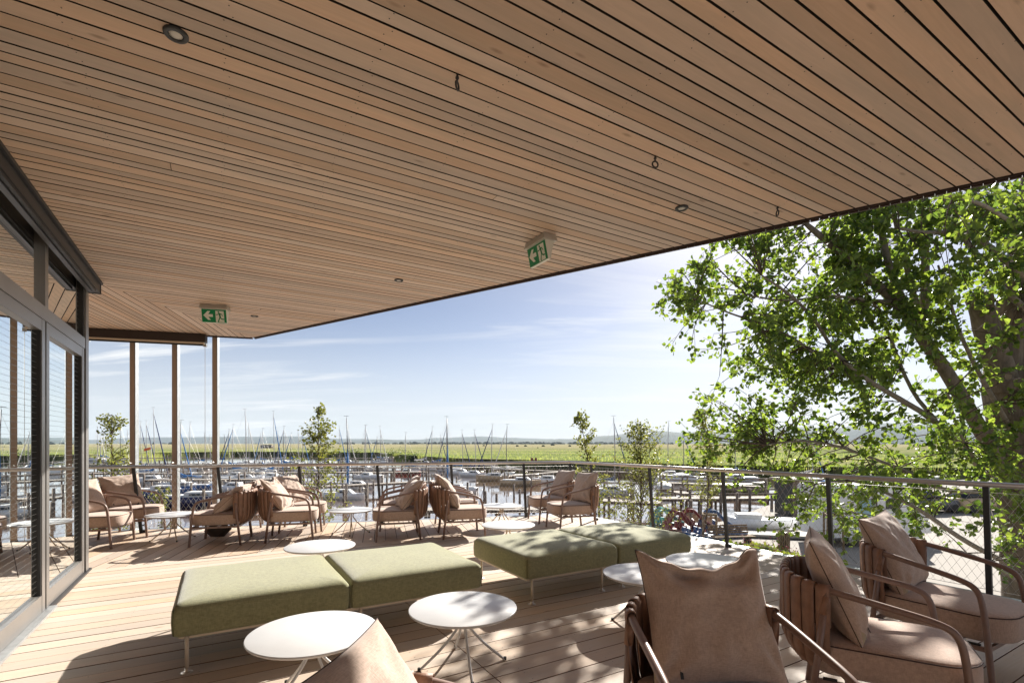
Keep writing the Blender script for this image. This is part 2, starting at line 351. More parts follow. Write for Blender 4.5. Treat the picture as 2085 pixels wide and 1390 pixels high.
deck = empty('deck', (0,0,0)); tag(deck, kind='structure')
SJ = 1.478
rr = random.Random(3)
n = nB
screw = MB()
while n > -4.0:
    n0, n1 = n-.158, n
    for (a, b) in ((-30, SJ-.003), (SJ+.003, 30)):
        p = clip(strip(BU, BN, n0, n1, a, b), [HP_L, HP_R, HP_W])
        if p: board('board', p, -.028+rr.uniform(-.0008,.0008), rr.uniform(-.0012,.0012), BU, M_deck, deck)
    if n > .4:
        s = -6
        while s < 6:
            for dn in (.03, .128):
                q = BU*(s+.07*(int(n*50) % 2))+BN*(n0+dn)
                if q.y > 1.5 and clip([(q.x-.01,q.y-.01),(q.x+.01,q.y-.01),(q.x,q.y+.01)], [HP_L, HP_R, HP_W]):
                    screw.add([q+V(math.cos(k)*.0038, math.sin(k)*.0038, .002) for k in (0,1.05,2.1,3.14,4.19,5.24)], [(0,1,2,3,4,5)])
            s += .59
    n -= .166
tag(screw.build('screw_heads', M_mastd, deck), kind='stuff')
s0 = P0.dot(LBN); s = -16
while s < 12:
    p = clip(strip(LB, LBN, s, s+.158), [HP_L, HP_R, HP_back])
    if p: board('board', p, -.028, rr.uniform(-.0012,.0012), LB, M_deck, deck)
    s += .166
sub = MB(); poly = clip([(-25,-6),(25,-6),(25,25),(-25,25)], [HP_L, HP_R])
sub.prism(poly, -.30, -.032); sub.build('substructure', M_gapd, deck)
# metal edge flashing along the deck
def lineoff(p, q, o): return (p+o, q+o)
for a, b, o in ((eL0+LD*-.02, eL1, LO), (K+RO*.14, eR1, RO)):
    e = MB(); d = (b-a).normalized()
    e.bar(a+o*.06+V(0,0,-.012), b+o*.06+V(0,0,-.012), .12, .03)
    e.bar(a+o*.125+V(0,0,-.14), b+o*.125+V(0,0,-.14), .012, .28)
    e.build('edge_flashing', M_galv, deck)

# ------------------------------------------------------------------ ceiling
cA = ground_pt(514, 687, ZC) if False else V(-4.55, 8.69, 0)
cB = V(3.49, 3.385, 0); ed = (cB-cA).normalized()
cL = cA-dirv(15)*12; cM = V(-4.80, 5.52, 0)
HC_R = hp_line(xy(cA), xy(cB), (0, 0)); HC_L = hp_line(xy(cA), xy(cL), (0, 0))
HC_mM = hp_line(xy(cA), xy(cM), (3, 3)); HC_mL = (-HC_mM[0], -HC_mM[1], -HC_mM[2])
ceiling = empty('ceiling', (0,0,ZC)); tag(ceiling, kind='structure')
rr = random.Random(11)
n = cA.dot(BN)+.05
HCW = hp_line(xy(P0-WN*3.2), xy(P0-WN*3.2+WA), (3, 3))
k = 0
while n > -4.5:
    w = rr.choice((.070, .070, .097, .097)) if n > .3 else .13
    cuts = [(-30, 30)]
    if 0.5 < n < 8:
        j = rr.uniform(-6, 5.5)
        if rr.random() < .35: cuts = [(-30, j-.002), (j+.002, 30)]
    if abs(n-.93) < .06 or abs(n-1.03) < .05: cuts = [(-30, 1.32), (1.326, 30)]
    for a, b in cuts:
        p = clip(strip(BU, BN, n-w, n, a, b), [HC_R, HC_L, HC_mM, HCW, (0, -1, 5)])
        if p: board('board', p, 0+rr.uniform(-.0015,.0015), .034, BU, M_ceil, ceiling)
    n -= w+.0105
s = -15.0
while s < cA.dot(LBN)+.2:
    w = rr.choice((.072, .098))
    p = clip(strip(LB, LBN, s, s+w), [HC_R, HC_L, HC_mL, HCW])
    if p: board('board', p, 0, .034, LB, M_ceil, ceiling)
    s += w+.0105
nail = MB(); rn = random.Random(4); nn_ = cA.dot(BN)-.05
while nn_ > .5:
    s_ = -7.4
    while s_ < 6:
        for dn in (0, .035):
            q = BU*(s_+rn.uniform(-.02,.02))+BN*(nn_-dn)
            if q.y > 1.6 and clip([(q.x-.01,q.y-.01),(q.x+.01,q.y-.01),(q.x,q.y+.01)], [HC_R, HC_L, HC_mM, HCW]): nail.add([q+V(math.cos(-k_)*.0034, math.sin(-k_)*.0034, -.0025) for k_ in (0,1.05,2.1,3.14,4.19,5.24)], [(0,1,2,3,4,5)])
        s_ += .62
    nn_ -= .094
tag(nail.build('nail_heads', M_zinc, ceiling), kind='stuff')
mem = MB(); cp = clip([(-25,-5),(25,-5),(25,25),(-25,25)], [HC_R, HC_L])
mem.prism(clip([(-25,-5),(25,-5),(25,25),(-25,25)], [(HC_R[0],HC_R[1],HC_R[2]-.02), (HC_L[0],HC_L[1],HC_L[2]-.02)]), .060, .07); mem.build('membrane', M_gapc, ceiling)
rf = MB(); rf.prism(cp, .08, .62); tag(rf.build('roof', M_roof, None, (0,0,ZC)), kind='structure')
fas = empty('roof_fascia', (0,0,ZC)); tag(fas, label='dark brown slatted fascia running along the edge of the wooden canopy', cat='fascia')
for (a, b, o) in ((cA, cA+ed*16, V(ed.y*-1, ed.x, 0)*-1), (cA, cL, LO)):
    o = Vector(o); mid = (a+b)/2
    if (mid+o-V(0,0,0)).length < mid.length: o = -o
    d = (b-a); Lh = d.length; d.normalize(); x = 0.0
    g = MB(); g.bar(a+o*.03+V(0,0,.055), b+o*.03+V(0,0,.055), .02, .12); g.build('backing_rail', M_fasc, fas)
    sl = MB(); i = 0
    while x < min(Lh, 13):
        sl.box(a+d*(x+.033)+o*.05+V(0,0,.02), (.0625, .022, .075), Matrix.Rotation(math.atan2(d.y, d.x), 3, 'Z')); x += .066
    tag(sl.build('slats', M_fasc, fas), kind='stuff')
    g = MB(); g.bar(a+o*.10+V(0,0,.055), b+o*.10+V(0,0,.055), .07, .012); g.build('drip_edge', M_fasc, fas)

# ------------------------------------------------------------------ glass wall at the left
def wp(t, off, z): return P0+WA*t+WN*off+V(0,0,z)
gw = empty('glass_wall', P0); tag(gw, label='aluminium framed glass wall with sliding doors along the left side of the terrace', cat='glass wall')
def wbar(name, t0, t1, z0, z1, off0, off1, m, par=gw):
    mb = MB(); pts = []
    for z in (z0, z1):
        for t, o in ((t0, off0), (t1, off0), (t1, off1), (t0, off1)): pts.append(wp(t, o, z)-P0)
    mb.add(pts, [(0,1,2,3),(7,6,5,4),(0,4,5,1),(1,5,6,2),(2,6,7,3),(3,7,4,0)])
    return mb.build(name, m, par)
M_glass = bpy.data.materials.new('reflecting window glass'); M_glass.use_nodes = True
t = M_glass.node_tree; t.nodes.clear(); gl = N(t, 'ShaderNodeBsdfGlossy'); gl.inputs['Roughness'].default_value = 0.0; gl.inputs['Color'].default_value = (.93,.97,.96,1)
tr = N(t, 'ShaderNodeBsdfTransparent'); tr.inputs[0].default_value = (.72,.76,.74,1); lw = N(t, 'ShaderNodeFresnel'); lw.inputs[0].default_value = 1.7
ml = N(t, 'ShaderNodeMath', operation='MULTIPLY_ADD'); ml.inputs[1].default_value = .85; ml.inputs[2].default_value = .14; ml.use_clamp = True
msx = N(t, 'ShaderNodeMixShader'); ou = N(t, 'ShaderNodeOutputMaterial'); t.links.new(lw.outputs[0], ml.inputs[0]); t.links.new(ml.outputs[0], msx.inputs[0]); t.links.new(tr.outputs[0], msx.inputs[1]); t.links.new(gl.outputs[0], msx.inputs[2]); t.links.new(msx.outputs[0], ou.inputs[0])
wbar('end_post', 0, .13, 0, ZC-.002, -.14, .03, M_alu)
wbar('seal', .13, .17, .0, ZC-.01, -.05, .012, M_blk)
bays = [(.17, 1.58), (1.62, 3.7), (3.74, 5.8), (5.84, 7.9), (7.94, 10)]
for i, (a, b) in enumerate(bays):
    door = i >= 1
    wbar('door_stile' if door else 'frame_stile', a, a+.085, .022, 2.50, -.05, .02, M_alu)
    wbar('door_stile' if door else 'frame_stile', b-.085, b, .022, 2.50, -.05, .02, M_alu)
    wbar('door_rail' if door else 'frame_rail', a+.085, b-.085, .022, .165, -.05, .018, M_alu)
    wbar('door_rail' if door else 'frame_rail', a+.085, b-.085, 2.40, 2.50, -.05, .018, M_alu)
    wbar('transom', a-.02, b+.02, 2.503, 2.62, -.06, .026, M_alu)
    wbar('mullion', b-.045, b+.045, 2.622, ZC-.01, -.06, .022, M_alu)
    wbar('seal', a+.085, a+.10, .166, 2.399, -.04, .012, M_blk)
    wbar('seal', b-.10, b-.085, .166, 2.399, -.04, .012, M_blk)
    pa = MB(); pa.add([wp(a+.1, -.015, .17)-P0, wp(b-.1, -.015, .17)-P0, wp(b-.1, -.015, 2.395)-P0, wp(a+.1, -.015, 2.395)-P0], [(0,1,2,3)])
    pa.build('pane', M_glass, gw)
    pa = MB(); pa.add([wp(a-.0, -.015, 2.625)-P0, wp(b-.05, -.015, 2.625)-P0, wp(b-.05, -.015, ZC-.02)-P0, wp(a, -.015, ZC-.02)-P0], [(0,1,2,3)])
    pa.build('pane', M_glass, gw)
    ln_ = MB()
    for z0_, z1_ in ((.2, 2.38), (2.66, ZC-.14)):
        z_ = z0_
        while z_ < z1_:
            ln_.add([wp(a+.1, -.011, z_)-P0, wp(b-.1, -.011, z_)-P0, wp(b-.1, -.011, z_+.0013)-P0, wp(a+.1, -.011, z_+.0013)-P0], [(0,1,2,3)]); z_ += .047
    tag(ln_.build('printed_lines', M_alu, gw), kind='stuff')
wbar('door_track', 1.5, 10, .0, .020, -.05, .075, M_galv)
wbar('sill', -.05, 1.5, -.002, .020, -.05, .05, M_alud)
# blind cassette under the ceiling in front of the glass
bc = empty('blind_cassette', P0+V(0,0,ZC)); tag(bc, label='long dark grey blind cassette fixed under the ceiling above the glass wall', cat='blind cassette')
def cbox(name, t0, t1, z0, z1, o0, o1, m):
    mb = MB(); pts = []
    for z in (z0, z1):
        for tt, o in ((t0, o0), (t1, o0), (t1, o1), (t0, o1)): pts.append(WA*tt+WN*o+V(0,0,z))
    mb.add(pts, [(0,1,2,3),(7,6,5,4),(0,4,5,1),(1,5,6,2),(2,6,7,3),(3,7,4,0)]); return mb.build(name, m, bc)
cbox('housing', .02, 10, -.13, -.002, .035, .135, M_alud)
cbox('lip', .0, 10, -.03, -.003, .138, .158, M_alud)
cbox('end_cap', -.012, .018, -.135, -.004, .03, .14, M_blk)
cbox('guide_rail', .18, 10, -.165, -.132, .05, .09, M_mastd)
cbox('bottom_bar', .18, 10, -.155, -.132, .10, .125, M_alud)
# building interior behind the glass
bi = MB()
bi.box(P0-WN*3+WA*5.0+V(0,0,-.04), (5.8, 10.1, .06), Matrix.Rotation(math.atan2(WN.y, WN.x), 3, 'Z'))
tag(bi.build('interior_floor', mat('interior oak floor', (.30,.22,.15), .35, noise=.2, nscale=3)), kind='structure')
bi = MB(); bi.box(P0-WN*5.9+WA*5.0+V(0,0,1.6), (.2, 10.1, 3.3), Matrix.Rotation(math.atan2(WN.y, WN.x), 3, 'Z'))
tag(bi.build('interior_wall', mat('interior wall paint', (.12,.10,.085), .8)), kind='structure')
bi = MB(); bi.box(P0-WN*3+WA*10.15+V(0,0,1.6), (6, .2, 3.3), Matrix.Rotation(math.atan2(WN.y, WN.x), 3, 'Z'))
tag(bi.build('interior_wall', MATS['interior wall paint']), kind='structure')

# ------------------------------------------------------------------ second blind at the far left with its guide cables, between fins
ft = empty('far_blind', V(-6.0, 8.2, ZC)); tag(ft, label='dark brown roller blind box under the ceiling in front of the three wooden fins', cat='blind')
fl = V(-6.0, 8.2, 0); q0 = V(-5.20, 8.44, 0); q1 = q0-dirv(15.5)*6
def fb(name, a, b, w, h, z, m, off=0):
    mb = MB(); mb.bar(a-fl+LO*off+V(0,0,z), b-fl+LO*off+V(0,0,z), w, h); return mb.build(name, m, ft)
fb('housing', q0, q1, .12, .135, -.075, mat('dark brown cassette', (.035,.024,.02), .5))
fb('roller', q0-dirv(15)*.02, q1, .05, .025, -.16, M_cream, -.03)
fb('bottom_bar', q0-dirv(15)*.02, q1, .04, .022, -.185, M_blk, .0)
for s_ in (.02, 1.70, 1.86, 3.6):
    a = q0-dirv(15)*s_
    mb = MB(); mb.box(a-fl+V(0,0,-.185), (.05,.05,.05), Matrix.Rotation(rad(15),3,'Z')); mb.build('cable_bracket', M_galv, ft)
    mb = MB(); mb.tube([a-fl+V(0,0,-.2), a-fl+V(0,0,-ZC+.0)], .0035, 5); mb.build('guide_cable', M_wire, ft)

# ------------------------------------------------------------------ wooden fins outside the railing
M_fin = mat('weathered larch fin', (.40,.29,.215), .7, noise=.35, nscale=2.5, stretch=(3,3,.25), col2=(.32,.25,.20), bump=.2, bscale=60)
fins = []
for px, lab in ((264, 'leftmost of the three tall wooden fins behind the far railing'), (350, 'middle one of the three tall wooden fins behind the far railing'), (432, 'rightmost of the three tall wooden fins, standing at the end of the blind box')):
    kx = (px-CX)/FPX; x0, y0 = K.x+LO.x*.30, K.y+LO.y*.30; tt = (x0-kx*y0)/(.966-kx*.2588)
    b = V(x0-.966*tt, y0-.2588*tt, 0)
    f = empty('wooden_fin', (b.x, b.y, -.3), rad(15)); tag(f, label=lab, cat='wooden fin', group='tall wooden fins behind the far railing')
    mb = MB(); mb.box((.034, .07, 1.95), (.068, .14, 3.9+.32)); mb.build('post', M_fin, f)
    mb = MB(); mb.box((.074, .07, 1.95), (.008, .12, 4.1)); mb.build('steel_strip', M_galv, f)
    mb = MB(); mb.box((.034, .07, .30), (.085, .16, .03)); mb.build('base_shoe', M_zinc, f)
    mb = MB(); mb.tube([(.034,.0,1.42),(.034,-.12,1.42)], .012, 6); mb.build('rail_bracket', M_inox, f)

# ------------------------------------------------------------------ railing
HR = 1.105
rl = empty('balcony_railing', K); tag(rl, label='steel post railing with stainless handrail and cable net around the terrace edge', cat='railing')
KT = K-LO*.10-RO*.10+V(0,0,HR-.03)
# intersection of the two inward shifted lines
def isect(p, d, q, e):
    den = d.x*e.y-d.y*e.x; s_ = ((q.x-p.x)*e.y-(q.y-p.y)*e.x)/den; return V(p.x+d.x*s_, p.y+d.y*s_, p.z)
KT = isect(K-LO*.10, LD, K-RO*.11, RD); KT.z = HR-.03
tl_, trr = KT+LD*10, KT+RD*12
mb = MB(); mb.tube([tl_-K, KT-K+LD*.06, KT-K+LD*.015+RD*.015, KT-K+RD*.06, trr-K], .026, 12); mb.build('handrail', M_inox, rl)
def post(base, top, o, name='post'):
    mb = MB(); d = (top-base)
    side = d.cross(o).normalized()
    mb.bar(base-K+V(0,0,-.16), top-K, .045, .028, up=o)
    mb.bar(base-K+o*.03+V(0,0,-.14), base-K+o*.03+V(0,0,.04), .06, .03, up=o)
    mb.tube([base-K+o*.02+V(0,0,.12), base-K+o*.05+V(0,0,.12)], .012, 6)
    mb.tube([top-K-V(0,0,.06), top-K+o*.03-V(0,0,.06)], .010, 6)
    mb.build(name, M_zinc, rl)
for tt in (.0, .96, 2.37, 3.70, 5.00, 6.25, 7.46, 8.7):
    b = K+LD*tt if tt else K; tp = KT+LD*tt; tp.z = HR-.05
    post(b, tp, LO)
for tt in (.72, 2.18, 3.54, 4.92, 6.28, 7.65, 9.0):
    b = K+RD*tt; tp = b-RO*.11; tp.z = HR-.05; post(b, tp, RO)
def netpt(side, s_, z):
    D, O = (LD, LO) if side == 0 else (RD, RO)
    return (K+D*s_-O*(.10*z/HR))+V(0,0,z)-K
for side, ln in ((0, 9.5), (1, 11)):
    for z in (.10, 1.0):
        mb = MB(); mb.tube([netpt(side, .02, z), netpt(side, ln, z)], .0028, 5); mb.build('cable', M_wire, rl)
    net = MB(); z0, z1 = .10, 1.0; run = .9*.62; step = .062*1.2
    k = -run
    while k < ln:
        for a, b in ((k, k+run), (k+run, k)):
            lo, hi = min(a, b), max(a, b)
            t0 = 0 if a >= 0 else (0-a)/(b-a); t1 = 1
            if a < 0 and b < 0: continue
            if b < 0: t0, t1 = 0, (0-a)/(b-a)
            p, q = netpt(side, a+(b-a)*t0, z0+(z1-z0)*t0), netpt(side, a+(b-a)*t1, z0+(z1-z0)*t1)
            net.tube([p, q], .0017 if side == 0 else .0012, 3, caps=False)
        k += step
    tag(net.build('cable_net', M_wire, rl), kind='stuff')

# ------------------------------------------------------------------ ceiling fittings
def downlight(px, py, r, lab):
    p = ground_pt(px, py, ZC-.0)
    o = empty('downlight', p); tag(o, label=lab, cat='downlight', group='recessed downlights in the wooden ceiling')
    mb = MB(); mb.lathe((0,0,0), [(r, .002), (r, -.006), (r*.93, -.011), (r*.60, -.011), (r*.56, -.002), (r*.55, .0)], 28); mb.build('trim_ring', M_zinc, o)
    mb = MB(); mb.lathe((0,0,0), [(r*.56, -.0025), (r*.54, -.006), (r*.28, -.009), (.004, -.010)], 24); mb.build('lens', M_lamp, o)
downlight(358, 69, .050, 'downlight nearest the camera, top left of the wooden ceiling')
downlight(1388, 423, .050, 'downlight near the canopy edge between two eyebolts, right part of ceiling')
downlight(812, 570, .050, 'downlight in the far ceiling between the two exit signs')
downlight(518, 643, .050, 'farthest downlight, just right of the left exit sign')
for px, py, ry, lab in ((931, 153, 75, 'steel eyebolt seen nearly edge on, nearest in the ceiling centre'), (1334, 318, 15, 'steel eyebolt facing the camera with open ring under the ceiling'), (1583, 420, 88, 'steel eyebolt closest to the canopy edge above the poplar')):
    p = ground_pt(px, py, ZC); o = empty('eyebolt', p, rad(ry)); tag(o, label=lab, cat='eyebolt', group='steel eyebolts in the ceiling')
    mb = MB(); mb.tube([(0,0,.01), (0,0,-.035)], .0055, 8); mb.tube([(0,0,-.012),(0,0,-.018)], .010, 8); mb.build('shank', M_zinc, o)
    mb = MB(); mb.tube([(math.cos(a)*.020, 0, -.054+math.sin(a)*.020) for a in [2*math.pi*k/20 for k in range(20)]], .0052, 8, closed=True); mb.build('ring', M_zinc, o)
def exit_sign(p, rz, lab, sc=1.0):
    o = empty('exit_sign', p, rz); o.scale = (sc, sc, sc); tag(o, label=lab, cat='exit sign', group='green exit signs under the ceiling')
    w, d = .34, .15
    mb = MB(); mb.loft([[V(x, y, z) for x, y in ((-a, -b), (a, -b), (a, b), (-a, b))] for z, a, b in ((-.002, w/2-.01, d/2-.01), (-.045, w/2, d/2), (-.06, w/2, d/2))], smooth=False); mb.build('housing', M_sign_h, o)
    # wedge body with two slanted faces; the face towards -Y carries the pictogram
    y0, y1, z0, z1 = -.052, -.012, -.06, -.235
    mb = MB(); x = w/2-.018
    mb.add([V(-x,y0,z0),V(x,y0,z0),V(x,-y0,z0),V(-x,-y0,z0),V(-x,y1,z1),V(x,y1,z1),V(x,-y1,z1),V(-x,-y1,z1)], [(0,1,5,4),(1,2,6,5),(2,3,7,6),(3,0,4,7),(4,5,6,7)]); mb.build('light_body', M_sign_w, o)
    nrm = V(0, z1-z0, -(y1-y0)).normalized(); nrm = nrm if nrm.y < 0 else -nrm
    def F(u, v, e=.003):                      # u 0..1 to the right, v 0..1 upwards on the slanted face
        return V(-x+2*x*u, y1+(y0-y1)*v, z1+(z0-z1)*v)+nrm*e
    def shape(name, pts, m, e):
        mb = MB(); nn = len(pts)
        mb.add([F(u, v, e) for u, v in pts]+[F(u, v, e-.002) for u, v in pts], [tuple(range(nn))]+[((k+1)%nn, k, nn+k, nn+(k+1)%nn) for k in range(nn)]); return mb.build(name, m, o)
    shape('green_panel', [(.01,.03),(.99,.03),(.99,.97),(.01,.97)], M_green_sign, .003)
    shape('arrow', [(.07,.52),(.25,.84),(.36,.84),(.27,.62),(.45,.62),(.45,.42),(.27,.42),(.36,.20),(.25,.20)], M_sign_w, .005)
    shape('doorway', [(.56,.06),(.90,.06),(.90,.88),(.56,.88)], M_sign_w, .005)
    fig = MB()
    def poly(pts): 
        nn = len(pts); fig.add([F(u, v, .007) for u, v in pts], [tuple(range(nn))])
    ang = [2*math.pi*k/14 for k in range(14)]
    poly([(.685+.032*math.cos(a), .79+.062*math.sin(a)) for a in ang])
    def limb(pts, w0):
        for (a, b) in zip(pts, pts[1:]):
            dx, dy = (b[0]-a[0])*2, b[1]-a[1]; l_ = math.hypot(dx, dy); nx, ny = -dy/l_*w0/2, dx/l_*w0
            poly([(a[0]+nx, a[1]+ny), (b[0]+nx, b[1]+ny), (b[0]-nx, b[1]-ny), (a[0]-nx, a[1]-ny)][::-1])
    limb([(.69,.70),(.735,.66),(.745,.42)], .055); limb([(.71,.69),(.735,.45)], .05)
    limb([(.70,.69),(.64,.60),(.575,.60)], .026); limb([(.73,.68),(.80,.66),(.845,.52)], .026)
    limb([(.735,.44),(.70,.28),(.655,.10)], .04); limb([(.745,.44),(.79,.30),(.90,.28)], .036); limb([(.655,.10),(.69,.08)], .03)
    fig.build('running_figure', M_green_sign, o)
    shape('door_leaf', [(.86,.14),(.92,.03),(.97,.03),(.97,.95),(.90,.88),(.90,.34)], M_green_sign, .0045)
exit_sign(ground_pt(438, 622, ZC), rad(12), 'green exit sign with white arrow hanging above the far left chairs')
exit_sign(ground_pt(1100, 487, ZC), rad(-59), 'green exit sign turned sideways near the canopy edge in the middle', .95)

# ------------------------------------------------------------------ furniture: armchairs
def smooth_path(pts, it=2):
    pts = [Vector(p) for p in pts]
    for _ in range(it):
        q = [pts[0]]
        for a, b in zip(pts, pts[1:]): q += [a*.75+b*.25, a*.25+b*.75]
        q.append(pts[-1]); pts = q
    return pts
half = [(.330,.335,0), (.305,.332,.30), (.285,.330,.50), (.262,.329,.595), (.20,.328,.635), (.02,.323,.672), (-.20,.316,.714), (-.30,.300,.730), (-.385,.235,.742), (-.425,.12,.749), (-.432,0,.751)]
full = half+[(x, -y, z) for x, y, z in half[-2::-1]]
railp = smooth_path(full, 3)
def arc_at(frac):                              # point and outward direction on the curved back rail, frac -1..1
    ps = [p for p in railp if p.x < -.205]
    ls = [0]
    for a, b in zip(ps, ps[1:]): ls.append(ls[-1]+(b-a).length)
    t = (frac+1)/2*ls[-1]
    for i in range(len(ps)-1):
        if ls[i+1] >= t:
            w = (t-ls[i])/(ls[i+1]-ls[i]); p = ps[i].lerp(ps[i+1], w); tg = (ps[i+1]-ps[i]).normalized()
            o = V(-tg.y, tg.x, 0).normalized()
            if o.x > 0 or (abs(o.x) < .3 and o.dot(V(0, p.y, 0)) < 0): o = -o
            return p, o, V(tg.x, tg.y, 0).normalized(), ls[-1]
    return ps[-1], V(0,1,0), V(1,0,0), ls[-1]
def rring(w, d, r, z, n=6, cx=0, bx=0):        # rounded rectangle ring, half sizes w (x) and d (y)
    pts = []
    for sx, sy, a0 in ((1,1,0), (-1,1,90), (-1,-1,180), (1,-1,270)):
        for k in range(n+1):
            a = rad(a0+90*k/n); pts.append(V(cx+sx*(w-r)+r*math.cos(a), sy*(d-r)+r*math.sin(a), z))
    return pts
def seat_ring(inset, z, n=8):
    pts = []; xb, xf, w = -.295+inset, .365-inset, .297-inset
    for (cxx, sy, r, a0) in ((xf, 1, .17, 0), (xb, 1, .10, 90), (xb, -1, .10, 180), (xf, -1, .17, 270)):
        r = max(r-inset, .02)
        cx0 = cxx-r if cxx > 0 else cxx+r
        for k in range(n+1):
            a = rad(a0+90*k/n); x = cx0+r*math.cos(a); y = sy*(w-r)+r*math.sin(a)
            pts.append(V(x+(.022*(1-(y/w)**2) if x > .15 else 0), y, z))
    return pts
me_frame = MB().tube(railp, .0165, 10).mesh('tube_frame', M_brown)
def rleg(sy): return MB().tube([(-.315, sy*.318, 0), (-.275, sy*.32, .35), (-.235, sy*.317, .712)], [.0165, .0165, .0165], 10).mesh('rear_leg', M_brown)
me_rl = [rleg(1), rleg(-1)]
fr = MB()
for sy in (1, -1): fr.bar((.298, sy*.325, .262), (-.285, sy*.318, .262), .018, .026)
fr.bar((.300, -.32, .262), (.300, .32, .262), .018, .026); fr.bar((-.285, -.315, .262), (-.285, .315, .262), .018, .026)
for x in (-.15, 0, .15): fr.bar((x, -.318, .262), (x, .318, .262), .012, .016)
me_sf = fr.mesh('seat_frame', M_brown)
me_clip = MB().box((0, 0, .281), (.06, .022, .008)).mesh('fixing_clip', M_blk)
prof = [(.285,.03), (.292,.008), (.30,0), (.35,-.004), (.41,-.003), (.436,.0), (.446,.012), (.455,.05), (.462,.11), (.466,.18), (.467,.26)]
me_seat = MB().loft([seat_ring(i, z) for z, i in prof]).mesh('seat_cushion', M_fab)
me_sp = MB().tube(seat_ring(-.001, .437), .0036, 5, closed=True).mesh('piping', M_pipe)
straps = []
NST = 14
for i in range(NST):
    p, o, tg, ln = arc_at(-1+2*(i+.62)/(NST+.24)); w = ln/(NST+.24)*.99
    sag = .012*(1-abs(-1+2*(i+.5)/NST))
    path = [(-.021, -.20), (-.0205, -.03), (-.019, .008), (-.010, .021), (.004, .023), (.016, .016), (.0215, -.002), (.022, -.10), (.019+sag, -.22), (.013+sag, -.33), (-.002, -.395), (-.035, -.435), (-.08, -.458), (-.15, -.470)]
    lowp = .82                                 # the panel draws in a little towards the seat
    mb = MB(); rows = []
    for q, (off, dz) in enumerate(path):
        pull = max(0, -dz-.05)*.30
        c = V(p.x*(1-pull*.3), p.y*(1-pull), p.z+dz)+o*off
        ww = w*(1-pull*.35)
        rows.append((c-tg*ww/2, c+tg*ww/2))
    vs = []; 
    for q, (a, b) in enumerate(rows):
        j, k_ = rows[min(q+1, len(rows)-1)], rows[max(q-1, 0)]
        nrm = (j[0]-k_[0]).cross(tg).normalized()*.0013
        vs += [a+nrm, b+nrm, b-nrm, a-nrm]
    fs = []
    for q in range(len(rows)-1):
        for k in range(4): fs.append((q*4+k, q*4+(k+1) % 4, q*4+4+(k+1) % 4, q*4+4+k))
    mb.add(vs, fs, True); straps.append(mb.mesh('strap', M_strap))
me_slv = [MB().tube([(-.249, sy*.3185, .60), (-.236, sy*.3172, .69)], .0195, 10).mesh('leather_sleeve', M_strap) for sy in (1, -1)]
# low lining straps closing the back towards the seat
def make_chair(loc, deg, label, group='taupe armchairs on the terrace'):
    o = empty('armchair', (loc[0], loc[1], 0), rad(deg)); tag(o, label=label, cat='armchair', group=group)
    link('tube_frame', me_frame, o)
    for m in me_rl: link('rear_leg', m, o)
    link('seat_frame', me_sf, o); [link('fixing_clip', me_clip, o, (x_, y_, 0)) for x_ in (-.22, .24) for y_ in (-.322, .322)]
    s_ = link('seat_cushion', me_seat, o); link('piping', me_sp, s_)
    for m in straps: link('strap', m, o)
    for m in me_slv: link('leather_sleeve', m, o)
    return o
